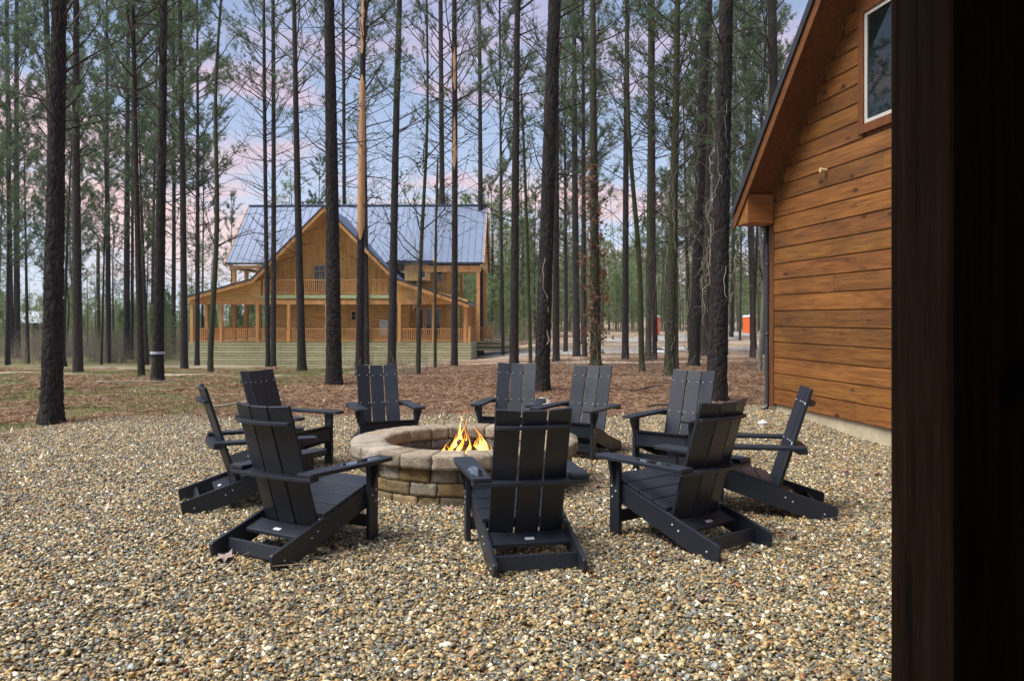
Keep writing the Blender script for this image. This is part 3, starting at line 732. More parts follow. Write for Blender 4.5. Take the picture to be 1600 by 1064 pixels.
# a fire of split logs with flames
fire = empty('campfire', (PX, PY, .11)); fire.scale = (1.22, 1.1, 1.12); tag(fire, 'small campfire of split logs burning with orange flames inside the stone pit', 'campfire')
M['char'] = bark('charred_log', (.010, .008, .007), (.10, .06, .035), 0, 2)
for i in range(7):
    a = i * 2 * pi / 7 + .3; r = .22; b = MB()
    p0 = Vector((r * cos(a), r * sin(a), .0)); p1 = Vector((.05 * cos(a + 2.4), .05 * sin(a + 2.4), .23)); p0.z = .03
    pts = [p0.lerp(p1, t) + Vector((random.uniform(-.006, .006),) * 3) for t in (0, .25, .5, .75, 1)]
    b.tube(pts, [.036, .038, .036, .034, .026], 9); b.build('log', M['char'], fire, smooth=True)
def flame_mat():
    m = MT('flame'); t = m.t; o = t.nodes['Material Output']
    em = m.n('ShaderNodeEmission'); tr = m.n('ShaderNodeBsdfTransparent'); ms = m.n('ShaderNodeMixShader')
    a = m.attr('tone'); sx = m.n('ShaderNodeSeparateColor'); m.l(a.outputs['Color'], sx.inputs[0])     # R = height along the tongue, G = random
    lw = m.n('ShaderNodeLayerWeight'); lw.inputs[0].default_value = .35
    n = m.noise(m.coord((1, 1, .45), rnd=True), 16, 4, .6, 1.2)
    core = m.math('SUBTRACT', 1.0, lw.outputs['Facing'])
    heat = m.math('ADD', m.math('MULTIPLY', core, .75), m.math('SUBTRACT', m.math('MULTIPLY', n, .9), m.math('MULTIPLY', sx.outputs[0], .55)))
    m.l(m.ramp(heat, [(.12, (.35, .03, .002)), (.38, (1.0, .12, .005)), (.70, (1.0, .30, .02)), (1.02, (1.0, .62, .14))]), em.inputs[0])
    m.l(m.ramp(heat, [(.1, .25), (.5, 1.0), (1.0, 1.0)]), em.inputs[1])
    st = m.math('MULTIPLY', m.ramp(heat, [(.1, .1), (.5, .45), (.9, 1.0)]), 4.2); m.l(st, em.inputs[1])
    al = m.math('MULTIPLY', m.ramp(heat, [(.20, 0), (.72, .92)]), m.ramp(sx.outputs[0], [(.0, .3), (.12, 1), (.6, .9), (1, 0)]))
    m.l(al, ms.inputs[0]); m.l(tr.outputs[0], ms.inputs[1]); m.l(em.outputs[0], ms.inputs[2]); m.l(ms.outputs[0], o.inputs[0]); return m.m
M['flame'] = flame_mat()
def flame(x, y, h, r, lean, seed, z0=.02):
    g = random.Random(seed); n, K = 12, 16; V = []; Fc = []; T = []; ph = g.uniform(0, 6)
    for k in range(K + 1):
        t = k / K; rad = r * (sin(pi * min(1, t * 1.15 + .18) ** .8) if t < .72 else sin(pi * min(1, .72 * 1.15 + .18) ** .8) * (1 - t) / .28); rad = max(rad, .0015)
        cx = x + lean[0] * t ** 1.3 + .030 * sin(ph + t * 6.5) * t; cy = y + lean[1] * t + .02 * cos(ph * 2 + t * 5) * t
        for j in range(n):
            a = 2 * pi * j / n + t * 1.5; q = 1 + .35 * sin(2 * a + ph + t * 5) + .12 * g.uniform(-1, 1); V.append((cx + rad * q * cos(a), cy + rad * .8 * q * sin(a), z0 + h * t))
    for k in range(K):
        for j in range(n): Fc.append((k * n + j, k * n + (j + 1) % n, (k + 1) * n + (j + 1) % n, (k + 1) * n + j)); T.append(((k + .5) / K, g.random(), 0))
    me = np_mesh('flame', V, Fc, M['flame'], T, True)
    at_ = me.color_attributes['tone']; li = np.array([l.vertex_index for l in me.loops]); c = np.ones((len(li), 4), np.float32); c[:, 0] = (li // n) / K; c[:, 1] = g.random(); at_.data.foreach_set('color', c.ravel())
    o = bpy.data.objects.new('flame', me); COL.objects.link(o); o.parent = fire
for (x, y, h, r, lean) in ((-.17, .0, .24, .05, (.06, 0)), (-.09, .06, .30, .06, (.04, 0)), (.02, .08, .26, .065, (0, 0)), (.10, .06, .28, .055, (-.02, 0)), (.19, .0, .20, .045, (-.03, 0)), (-.02, -.02, .34, .05, (.02, 0)), (-.14, -.05, .30, .030, (.13, 0)), (-.10, .02, .42, .040, (.10, 0)), (-.06, -.10, .36, .036, (.06, 0)), (-.16, .05, .18, .026, (.04, 0)), (.0, .04, .33, .045, (-.02, 0)), (.01, -.06, .22, .030, (.02, 0)),
                        (.12, .02, .34, .030, (-.05, 0)), (.16, -.05, .26, .030, (-.07, 0)), (.20, .05, .16, .028, (-.03, 0)), (.05, .0, .30, .045, (.03, 0)), (.06, -.05, .26, .03, (-.04, 0)), (-.01, -.09, .30, .028, (.05, 0)), (.10, -.04, .30, .03, (.02, 0)), (-.19, -.04, .12, .022, (.02, 0)), (.24, 0, .11, .022, (-.02, 0)), (.17, .02, .33, .022, (-.08, 0)), (-.05, .03, .50, .026, (.05, 0)),
                        (.08, -.12, .15, .022, (.0, 0)), (-.03, -.13, .17, .022, (.02, 0)), (-.11, -.12, .14, .02, (.03, 0)), (.13, -.11, .16, .02, (-.01, 0)), (.21, -.07, .13, .018, (-.02, 0))):
    flame(x, y, h, r, lean, int((x + 1) * 1000 + y * 77))

# ------------------------------------------------------------------ the stained cabin at the right
TH = radians(8.86)
M['siding2'] = wood('eave_box_wood', (.12, .042, .009), (.34, .14, .032), 'x', 1, True, .55)
cabin = empty('cabin', (4.115, 12.92, 0), TH); tag(cabin, 'orange brown stained cabin gable wall with horizontal boards and deep roof overhang', 'cabin')
E_Z = 3.36; EX = .2                       # soffit height at the far wall corner
sz = lambda y: E_Z - y
RID = -5.2
def roofz(y): return sz(y) if y > RID else sz(2 * RID - y)
b = MB(); b.box(.02, 8, -10.4, -.015, -.25, .125); b.build('foundation', M['concrete'], cabin, bevel=.006)
b = MB(); g = random.Random(3); BH = .242; z = .128; k = 0
WY0, WY1, WZ0, WZ1 = -3.60, -2.53, 3.93, 5.34                # window opening in wall
b2 = MB()
while z < 8.3:
    zt = min(z + BH, 8.45); ye = -.09; ys = -10.31
    if zt > E_Z + .05:
        ye = min(ye, E_Z - zt + BH * .0); ys = max(ys, 2 * RID - ye)
    if ye - ys < .3: break
    cuts = [ye]
    y = ye
    while y > ys:
        y -= g.uniform(1.6, 4.3); cuts.append(max(y, ys))
    for a, c in zip(cuts[:-1], cuts[1:]):
        if a - c < .05: continue
        t = g.uniform(.72, 1.18); b.cur = (t, t * g.uniform(.9, 1.03), t * g.uniform(.82, 1.0))
        segs = [(c + .0015, a - .0015)]
        if zt > WZ0 - .10 and z < WZ1 + .10:
            ns = []
            for (p, q) in segs:
                if q > WY0 - .03 and p < WY1 + .03:
                    if p < WY0 - .06: ns.append((p, WY0 - .05))
                    if q > WY1 + .06: ns.append((WY1 + .05, q))
                else: ns.append((p, q))
            segs = ns
        for (p, q) in segs:
            zb = z + .002; ztt = zt - .001
            sl = E_Z - zt if (zt > E_Z + .05 and q > ye - .02) else None
            x0 = -.030
            prof = [(0.02, zb), (x0 + .010, zb), (x0, zb + .010), (x0 + .001, zb + BH * .5), (x0 + .004, ztt - .014), (x0 + .016, ztt - .006), (x0 + .018, ztt), (.02, ztt)]
            b.prism(prof, p, q, 'y')
    z = zt; k += 1
b.build('siding', M['siding'], cabin)
b = MB(); b.prism([(-10.38, .125), (0, .125), (0, sz(0) + .0), (RID, sz(RID)), (-10.38, sz(2 * RID + 10.38))], .015, .10, 'x'); b.build('wall', M['trim'], cabin)
b = MB(); b.box(.10, 8, -.02, .0, .126, 3.3); b.build('wall', M['soffit'], cabin)
b = MB(); b.box(-.042, .013, -.088, .042, .10, 3.30); b.build('corner_board', M['trim'], cabin, bevel=.004)
# frieze under the soffit
b = MB(); b.prism([(0, sz(0) - .14), (0, sz(0)), (RID, sz(RID)), (RID, sz(RID) - .14)], -.045, -.0, 'x')
b.prism([(2 * RID, sz(0) - .14), (2 * RID, sz(0)), (RID - .001, sz(RID)), (RID - .001, sz(RID) - .14)], -.045, -.0, 'x'); b.build('frieze_board', M['trim'], cabin, bevel=.003)
# roof: soffit, barge board, metal
def slopeboard(x0, x1, ya, yb, t0, t1):
    """slab following the far slope between y=ya (eave) and y=yb, offset t0..t1 above the soffit line"""
    k = sqrt(2)
    return [(ya, sz(ya) + t0 * k), (ya, sz(ya) + t1 * k), (yb, sz(yb) + t1 * k), (yb, sz(yb) + t0 * k)]
OV = .50
b = MB(); b.prism(slopeboard(0, 0, .30, RID, 0, .02), -OV + .03, .0, 'x'); mir = lambda pl: [(2 * RID - y - .001, z) for y, z in pl][::-1]
b.prism(mir(slopeboard(0, 0, .30, RID, 0, .02)), -OV + .03, .0, 'x'); b.build('soffit', M['soffit'], cabin)
b = MB(); pl = slopeboard(0, 0, .36, RID, -.085, .13); b.prism(pl, -OV, -OV + .028, 'x'); b.prism(mir(pl), -OV, -OV + .028, 'x'); b.build('barge_board', M['soffit'], cabin, bevel=.003)
b = MB(); pl = slopeboard(0, 0, .385, RID, .135, .165); b.prism(pl, -OV - .022, 8.3, 'x'); b.prism(mir(pl), -OV - .022, 8.3, 'x')
pl = slopeboard(0, 0, .385, RID, .06, .17); b.prism(pl, -OV - .030, -OV - .0235, 'x'); b.prism(mir(pl), -OV - .030, -OV - .0235, 'x')
for i in range(19):
    x = -OV + .02 + i * .45; pl = slopeboard(0, 0, .38, RID, .166, .19); b.prism(pl, x, x + .025, 'x'); b.prism(mir(pl), x, x + .025, 'x')
b.build('roof', M['metal_dark'], cabin)
# boxed eave return at the far corner
b = MB(); b.prism([(-.10, 2.945), (.335, 2.945), (.335, sz(.335) - .002), (-.10, 3.40)], -OV + .031, -.046, 'x'); b.build('eave_box', M['siding2'], cabin, bevel=.004)
b = MB(); b.box(-.043, 8.2, .05, .335, 2.945, 2.965); b.box(-.043, 8.2, .335, .36, 2.93, 3.13); b.build('eave_fascia', M['trim'], cabin, bevel=.003)
# window with casing
wn = empty('window', (0, 0, 0), 0, cabin)
b = MB(); cw = .115
b.box(-.052, .012, WY0 - cw, WY0, WZ0 - cw, WZ1 + cw); b.box(-.052, .012, WY1, WY1 + cw, WZ0 - cw, WZ1 + cw); b.box(-.052, .012, WY0 + .001, WY1 - .001, WZ0 - cw, WZ0 - .001); b.box(-.052, .012, WY0 + .001, WY1 - .001, WZ1 + .001, WZ1 + cw)
b.build('casing', M['trim'], wn, bevel=.003)
b = MB(); fw = .05
b.box(-.030, .010, WY0 + .002, WY0 + fw, WZ0 + .002, WZ1 - .002); b.box(-.030, .010, WY1 - fw, WY1 - .002, WZ0 + .002, WZ1 - .002); b.box(-.030, .010, WY0 + fw, WY1 - fw, WZ0 + .002, WZ0 + fw); b.box(-.030, .010, WY0 + fw, WY1 - fw, WZ1 - fw, WZ1 - .002)
b.build('frame', M['frame_w'], wn, bevel=.004)
b = MB(); b.box(-.012, -.006, WY0 + fw - .002, WY1 - fw + .002, WZ0 + fw - .002, WZ1 - fw + .002); b.build('pane', M['glass'], wn)
# brass stub of pipe, white flange behind it
b = MB(); b.tube([(-.03, -1.63, 3.50), (-.115, -1.63, 3.505)], .028, 14); b.tube([(-.112, -1.63, 3.505), (-.125, -1.63, 3.506)], .034, 14); b.build('vent_stub', plain('brass', (.55, .43, .20), .4, .7), cabin, smooth=False)
# downspout and its elbows
b = MB(); b.tube([(.05, .30, 2.93), (.05, .30, 2.86), (-.02, .16, 2.72), (-.055, .10, 2.66), (-.055, .095, 2.5), (-.055, .095, 1.5), (-.055, .095, .12), (-.075, .08, .05), (-.16, .04, .03)], .036, 12)
for z in (2.3, 1.2): b.tube([(-.055, .095, z), (-.055, .095, z + .03)], .040, 12)
b.build('downspout', M['metal_dark'], cabin, smooth=True)
b = MB(); b.box(-OV + .02, 8.2, .365, .47, 2.98, 3.09); b.build('gutter', M['metal_dark'], cabin, bevel=.01)

# ------------------------------------------------------------------ the porch the camera stands on
porch = empty('porch', (.802, 1.49, 0), TH); tag(porch, 'very dark brown stained porch post standing close to the camera at the right', 'porch')
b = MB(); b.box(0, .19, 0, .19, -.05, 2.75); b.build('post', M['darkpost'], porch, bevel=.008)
b = MB(); b.box(-3.2, 2.6, -2.6, .19, 2.751, 2.95); b.build('unseen_ceiling', M['darkpost'], porch)  # unseen overhead, added to keep sky light off the post
b = MB(); b.box(-3.2, 2.6, -2.62, -2.42, -.05, 2.749); b.build('wall', M['darkpost'], porch)  # unseen behind the camera, sized to keep the post's front face in shade

# ------------------------------------------------------------------ timber house beyond the trees
HO = (-12.09, 53.4, 0); house = empty('timber_house', HO, -.0195)
tag(house, 'two storey honey pine house with blue metal roofs and wraparound porches behind the trees', 'house')
DZ = -.11
def hw(x, k=1.0): return (k, k, k)
def slab(b, pts, th):
    """quad with thickness downwards"""
    p = [Vector(q) for q in pts]; n = (p[1] - p[0]).cross(p[2] - p[0]).normalized()
    if n.z < 0: n = -n
    lo = [q - n * th for q in p]
    b.add(p + lo, [(0, 1, 2, 3), (7, 6, 5, 4), (0, 4, 5, 1), (1, 5, 6, 2), (2, 6, 7, 3), (3, 7, 4, 0)])
def roof_plane(name, e0, e1, r1, r0, parent, th=.05, rib=.45):
    """eave e0->e1, ridge r0->r1; standing ribs run from eave to ridge"""
    b = MB(); slab(b, [e0, e1, r1, r0], th); e0, e1, r0, r1 = map(Vector, (e0, e1, r0, r1)); n = (e1 - e0).cross(r0 - e0).normalized(); n = n if n.z > 0 else -n
    k = int((e1 - e0).length / rib)
    for i in range(k + 1):
        t = (i + .5) / (k + 1); p, q = e0.lerp(e1, t) + n * .02, r0.lerp(r1, t) + n * .02; b.beam(p, q, .03, .03)
    return b.build(name, M['roof'], parent)
def trim_line(name, pts, parent, w=.05, h=.22, mat=None, dz=0):
    b = MB()
    for p, q in zip(pts[:-1], pts[1:]): b.beam((p[0], p[1], p[2] + dz), (q[0], q[1], q[2] + dz), w, h)
    return b.build(name, mat or M['post'], parent)
# main roof, ridge left to right
E1, RW, WR, ZE, ZR = 2.1, 10.14, 6.8, 5.24, 9.72
roof_plane('main_roof', (-7.4, E1, ZE), (RW, E1, ZE), (RW, WR, ZR), (-7.4, WR, ZR), house)
roof_plane('main_roof', (-7.4, 2 * WR - E1, ZE), (RW, 2 * WR - E1, ZE), (RW, WR, ZR), (-7.4, WR, ZR), house)
b = MB(); b.beam((-7.4, WR, ZR + .03), (RW, WR, ZR + .03), .35, .06); b.build('ridge_cap', M['roof'], house)
b = MB(); b.beam((-7.4, E1 - .03, ZE - .10), (-3.9, E1 - .03, ZE - .10), .05, .10); b.beam((3.9, E1 - .03, ZE - .10), (RW, E1 - .03, ZE - .10), .05, .10); b.build('gutter', M['metal_dark'], house)
for x in (-7.42, RW + .02):
    trim_line('rake_board', [(x, E1, ZE - .15), (x, WR, ZR - .15), (x, 2 * WR - E1, ZE - .15)], house, .05, .30)
# closed gable end of the tall porch roof at the right
b = MB(); b.prism([(E1 + .1, ZE - .32), (2 * WR - E1 - .1, ZE - .32), (2 * WR - E1 - .1, ZE - .1), (WR, ZR - .25), (E1 + .1, ZE - .1)], RW - .25, RW - .15, 'x'); b.cur = None; 
M['pinex'] = wood('porch_pine', (.48, .24, .055), (.88, .55, .19), 'x', .5, True, .6)
M['pinez'] = wood('gable_pine', (.48, .24, .055), (.88, .55, .19), 'z', .5, True, .6)
b.build('gable_end', M['pinez'], house)
b = MB(); b.box(5.9, RW - .2, E1 + .15, E1 + .35, ZE - .65, ZE - .22); b.build('tie_beam', M['post'], house, bevel=.01)
b = MB(); b.box(5.2, RW - .2, E1 + .36, 2 * WR - E1 - .3, ZE - .28, ZE - .22); b.build('porch_ceiling', M['pinex'], house)
b = MB(); b.box(-7.2, -3.4, E1 + .15, E1 + .35, ZE - .42, ZE - .2); b.box(-7.2, -7.0, E1 + .36, 11, ZE - .42, ZE - .2); b.build('tie_beam', M['post'], house, bevel=.01)
for (x, y) in ((9.75, 2.4), (9.75, 6.8), (9.75, 11), (-6.9, 2.4), (-6.9, 4.8), (-6.9, 7.6), (-6.9, 11), (-5.2, 11), (-5.2, 2.45), (7.9, 11)):
    b = MB(); b.box(x - .12, x + .12, y - .12, y + .12, DZ, ZE - .42 - (.24 if x > 5 and y < 3 else 0)); b.build('porch_post', M['post'], house, bevel=.01)
# front cross gable with shallow porch wings
GP, GB, GZ = 8.70, 4.72, 3.98
fr = -.55
def cut(z): return E1 + (z - ZE) / (ZR - ZE) * (WR - E1)      # depth where height z meets the main roof
roof_plane('gable_roof', (-GB, fr, GZ), (-GB, 5.5, GZ), (0, cut(GP), GP), (0, fr, GP), house)
roof_plane('gable_roof', (GB, fr, GZ), (GB, 5.5, GZ), (0, cut(GP), GP), (0, fr, GP), house)
roof_plane('porch_roof', (-9.15, fr, 2.78), (-9.15, 12.2, 2.78), (-GB, 12.2, GZ), (-GB, fr, GZ), house)
roof_plane('porch_roof', (9.35, fr, 2.40), (9.35, 9.2, 2.40), (GB, 9.2, GZ), (GB, fr, GZ), house)
for s in (-1, 1):
    trim_line('barge_board', [(0, fr - .02, GP - .17), (s * GB, fr - .02, GZ - .17)], house, .05, .24)
    zz = 2.78 if s < 0 else 2.40; xx = -9.15 if s < 0 else 9.35
    trim_line('barge_board', [(s * GB, fr - .02, GZ - .16), (xx, fr - .02, zz - .16)], house, .05, .22)
    trim_line('drip_edge', [(0, fr - .06, GP), (s * GB, fr - .06, GZ), (xx, fr - .06, zz)], house, .04, .10, M['metal_dark'])
# soffit of the deep gable overhang: boards under the roof
b = MB()
for s in (-1, 1):
    slab(b, [(s * GB, fr, GZ - .07), (s * GB, 2.4, GZ - .07), (0, 2.4, GP - .07), (0, fr, GP - .07)], .03)
    xx, zz = (-9.15, 2.78) if s < 0 else (9.35, 2.40)
    slab(b, [(xx, fr, zz - .07), (xx, 8.5, zz - .07), (s * GB, 8.5, GZ - .07), (s * GB, fr, GZ - .07)], .03)
b.build('soffit', M['pinex'], house)
# gable wall upstairs: board and batten, openings framed
b = MB(); b.cur = (1, 1, 1); b.prism([(-4.2, 3.0), (4.6, 3.0), (4.6, 4.05), (0, GP - .12), (-4.2, 4.45)], 1.90, 2.0, 'y')
for i in range(22):
    x = -3.9 + i * .40; zt = min(GP - .15 - abs(x), 8.2)
    if zt > 3.3: b.cur = (.9, .88, .85); b.box(x - .03, x + .03, 1.875, 1.90, 3.0, zt)
b.build('gable_wall', M['hwoodz'], house)
def hwin(x0, x1, z0, z1, y, grid=(2, 2), side=0, parent=house, door=False):
    e = empty('door' if door else 'window', (0, 0, 0), 0, parent); t = .09
    b = MB(); b.box(x0 - t, x0, y - .05, y - .002, z0 - t, z1 + t); b.box(x1, x1 + t, y - .05, y - .002, z0 - t, z1 + t); b.box(x0, x1, y - .049, y - .002, z1, z1 + t); b.box(x0, x1, y - .049, y - .002, z0 - t, z0); b.build('casing', M['post'], e)
    b = MB(); f = .05
    b.box(x0, x0 + f, y - .035, y - .003, z0, z1); b.box(x1 - f, x1, y - .035, y - .003, z0, z1); b.box(x0 + f, x1 - f, y - .035, y - .003, z1 - f, z1); b.box(x0 + f, x1 - f, y - .035, y - .003, z0, z0 + f)
    for i in range(1, grid[0]): x = x0 + (x1 - x0) * i / grid[0]; b.box(x - .012, x + .012, y - .030, y - .012, z0 + f, z1 - f)
    for i in range(1, grid[1]): z = z0 + (z1 - z0) * i / grid[1]; b.box(x0 + f, x1 - f, y - .029, y - .013, z - .012, z + .012)
    b.build('frame', M['frame_w'] if not door else M['post'], e)
    b = MB(); b.box(x0 + f, x1 - f, y - .012, y - .006, z0 + f, z1 - f); b.build('pane', M['glass'], e); return e
hwin(-1.32, -.50, 3.35, 5.05, 1.87, (2, 4))
# balcony floor, band, front beam
b = MB(); b.cur = (.85, 1, .9); b.box(-4.3, 4.35, -.02, 2.38, 2.75, 2.98); b.build('balcony_floor', M['green'], house)
b = MB(); b.box(-9.0, 9.2, .06, .24, 2.36 + .0, 2.66); b.build('porch_beam', M['post'], house, bevel=.01)
def railing(name, p, q, z, h=.88, step=.125, parent=house):
    b = MB(); p, q = Vector(p), Vector(q); L = (q - p).length; d = (q - p) / L
    for zz, hh in ((z + h, .06), (z + .11, .06)): b.beam((p.x, p.y, zz), (q.x, q.y, zz), .09, hh)
    n = int(L / step)
    for i in range(1, n):
        c = p + d * (L * i / n); b.beam((c.x, c.y, z + .13), (c.x, c.y, z + h - .02), .045, .045)
    return b.build(name, M['rail'], parent)
railing('balcony_railing', (-4.05, .05, 0), (4.1, .05, 0), 2.98, .97)
b = MB(); 
for x in (-4.1, -2.0, 0, 2.0, 4.15): b.box(x - .06, x + .06, -.01, .11, 2.985, 4.05)
b.build('balcony_newels', M['post'], house)
# gable-foot walls either side of the balcony
for s, xa, xb in ((-1, -9.0, -4.3), (1, 4.35, 9.2)):
    zz = 2.78 if s < 0 else 2.40; xe = -9.0 if s < 0 else 9.2
    b = MB(); b.cur = (.95, .95, .95)
    b.prism([(s * 4.32, 2.67), (xe, 2.67), (xe, zz + .0 if zz > 2.67 else 2.668), (s * GB, GZ - .14), (s * 4.32, GZ - .0)], .10, .16, 'y'); b.build('porch_gable_board', M['hwood'], house)
# ground floor walls
b = MB(); g = random.Random(2)
z = DZ
while z < 2.95:
    t = g.uniform(.86, 1.1); b.cur = (t, t * .98, t * .94); zt = min(z + .2, 2.98)
    b.prism([(2.42, z + .002), (2.395, z + .012), (2.398, zt - .012), (2.42, zt)], -4.0, 5.0, 'x')
    b.prism([(3.62, z + .002), (3.595, z + .012), (3.598, zt - .012), (3.62, zt)], 5.0, 7.5, 'x'); z = zt
b.box(-4.0, 5.0, 2.42, 2.5, DZ, 2.98); b.box(5.0, 7.5, 3.62, 3.7, DZ, 2.98); b.box(-4.08, -4.0, 2.4, 10.9, DZ, 4.7); b.box(4.96, 5.04, 2.5, 3.6, DZ, 2.98); b.box(7.44, 7.52, 3.7, 11, DZ, 5.0); b.box(-4.0, 7.5, 10.92, 11, DZ, 5.0)
b.build('wall', M['hwood'], house)
# upstairs wall under the main eave at the right, seen over the porch roof
b = MB(); b.cur = (1, 1, 1); b.box(4.6, 7.5, 3.60, 3.70, 2.99, 5.3); b.build('upper_wall', M['hwood'], house)
for x in (5.45, 6.05): hwin(x, x + .42, -.0 + .25, 2.15, 3.59, (1, 1))
hwin(6.65, 7.07, .25, 2.15, 3.59, (1, 1)); hwin(6.0, 6.5, 4.0, 4.75, 3.59, (1, 1)); hwin(6.8, 7.2, 4.0, 4.75, 3.59, (1, 1))
dr = empty('door', (0, 0, 0), 0, house)
b = MB(); b.box(.98, 1.88, 2.33, 2.37, DZ, 2.0); b.build('leaf', M['post'], dr, bevel=.01)
b = MB(); b.box(.88, .975, 2.32, 2.385, DZ, 2.1); b.box(1.885, 1.98, 2.32, 2.385, DZ, 2.1); b.box(.976, 1.884, 2.32, 2.385, 2.003, 2.1); b.build('casing', M['rail'], dr)
b = MB(); b.box(1.12, 1.41, 2.318, 2.328, 1.35, 1.60); b.box(1.45, 1.74, 2.318, 2.328, 1.35, 1.60); b.box(1.12, 1.41, 2.318, 2.328, 1.64, 1.88); b.box(1.45, 1.74, 2.318, 2.328, 1.64, 1.88); b.build('pane', M['glass'], dr)
b = MB(); b.box(1.76, 1.80, 2.28, 2.329, .85, .97); b.build('handle', M['metal_dark'], dr)
b = MB(); b.box(3.05, 3.62, 2.28, 2.395, .28, 1.35); b.box(3.08, 3.59, 2.262, 2.28, .31, 1.32); pnl = b.build('electric_panel', plain('panel_white', (.75, .76, .78), .5, .5, .04), house, bevel=.01)
b = MB(); b.box(3.25, 3.42, 2.255, 2.2615, 1.12, 1.17); b.build('panel_mark', M['metal_dark'], pnl)
# shed dormer
b = MB(); b.cur = (1, 1, 1); b.box(4.75, 6.45, 2.35, 4.6, 4.0, 5.32); b.build('dormer_wall', M['hwoodz'], house)
hwin(5.75, 6.2, 4.15, 5.1, 2.34, (1, 1))
roof_plane('dormer_roof', (3.7, 2.0, 5.36), (6.75, 2.0, 5.36), (6.75, 3.75, 6.95), (2.4, 3.75, 6.95), house)
trim_line('dormer_trim', [(6.77, 2.0, 5.25), (6.77, 3.75, 6.80)], house, .05, .22)
# deck: skirt of treated boards, floor
zl, zr = -1.75, -1.25
b = MB(); g = random.Random(9); n = 9
for i in range(n):
    z1 = DZ - .03 - i * .172; z0 = z1 - .138; t = g.uniform(.85, 1.12); b.cur = (t, t, t * .95)
    for (xa, xb) in ((-9.0, -6.6), (-6.59, -3.0), (-2.99, 1.2), (1.21, 5.4), (5.41, 9.4)): b.box(xa, xb, -.05, -.02, z0, z1)
    b.box(9.41, 9.44, -.049, 8.9, z0, z1); b.box(-9.04, -9.01, -.049, 12, z0, z1)
b.cur = (.12, .11, .10); b.box(-9.0, 9.40, -.018, .02, -1.75, DZ - .03); b.box(9.36, 9.405, .021, 8.9, -1.75, DZ - .03)  # near-black backing sheets paint in the shade behind the board gaps
b.build('deck_skirt', M['green'], house)
b = MB(); b.cur = (.9, .9, .85); b.box(-9.05, 9.46, -.08, 12, DZ - .028, DZ); b.build('deck_floor', M['green'], house)
PZ = 2.36
for x in (-8.88, -6.95, -4.55, -2.5, 0, 2.35, 4.75, 7.0, 9.05):
    b = MB(); b.box(x - .10, x + .10, .05, .25, DZ, PZ); b.build('porch_post', M['post'], house, bevel=.01)
for y in (2.6, 5.2, 7.8, 10.4):
    b = MB(); b.box(-8.98, -8.78, y - .1, y + .1, DZ, 2.55); b.build('porch_post', M['post'], house, bevel=.01)
for y in (2.2, 4.4, 6.6, 8.8):
    b = MB(); b.box(8.95, 9.15, y - .1, y + .1, DZ, 2.30); b.build('porch_post', M['post'], house, bevel=.01)
railing('porch_railing', (-8.8, .15, 0), (9.3, .15, 0), DZ)
railing('porch_railing', (-8.9, .3, 0), (-8.9, 11.8, 0), DZ); railing('porch_railing', (9.3, .3, 0), (9.3, 5.5, 0), DZ); railing('porch_railing', (-8.8, 11.8, 0), (-4.2, 11.8, 0), DZ)
railing('porch_railing', (9.5, 6.0, 0), (10.5, 6.0, 0), DZ)
for (x, y) in ((9.3, .15), (9.3, 5.6), (10.5, 6.0)):
    b = MB(); b.box(x - .09, x + .09, y - .09, y + .09, DZ, DZ + 1.0); b.box(x - .12, x + .12, y - .12, y + .12, DZ + 1.001, DZ + 1.05); b.build('newel_post', M['post'], house)
b = MB(); b.cur = (1.05, 1.05, .95)
for i in range(3): b.box(9.47, 11.2 + i * .65, 6.2, 9.4 - i * .3, DZ - .22 - i * .28, DZ - .03 - i * .28)
b.build('deck_steps', M['green'], house)
# ------------------------------------------------------------------ tree meshes
def npv(*a): return np.array(a, float)
class NB:
    """fast collector of tapered 4- or 5-sided twigs and of needle blades"""
    def __init__(s): s.V = []; s.F = []; s.n = 0; s.bl = []; s.bt = []
    def limb(s, pts, r0, r1, k=4):
        pts = np.asarray(pts); m = len(pts); d = np.gradient(pts, axis=0); d /= np.linalg.norm(d, axis=1)[:, None] + 1e-9
        ref = npv(0, 0, 1) if abs(d[0][2]) < .85 else npv(1, 0, 0)
        a = np.cross(d, ref); a /= np.linalg.norm(a, axis=1)[:, None] + 1e-9; b = np.cross(d, a)
        r = np.linspace(r0, r1, m)[:, None, None]; t = np.arange(k) * 2 * pi / k
        ring = pts[:, None, :] + r * (a[:, None, :] * np.cos(t)[None, :, None] + b[:, None, :] * np.sin(t)[None, :, None])
        i = np.arange(m * k).reshape(m, k) + s.n; j = np.roll(i, -1, 1)
        s.V.append(ring.reshape(-1, 3)); s.F.append(np.stack([i[:-1], j[:-1], j[1:], i[1:]], -1).reshape(-1, 4)); s.n += m * k
    def mesh(s, name, mat): return np_mesh(name, np.concatenate(s.V), np.concatenate(s.F), mat, smooth=True)
def wiggle(g, p, d, L, n=5, up=.0, w=.10):
    pts = [np.array(p, float)]; d = np.array(d, float); d /= np.linalg.norm(d)
    for i in range(n):
        d = d + g.normal(0, w, 3) + npv(0, 0, up / n); d /= np.linalg.norm(d); pts.append(pts[-1] + d * L / n)
    return np.array(pts)
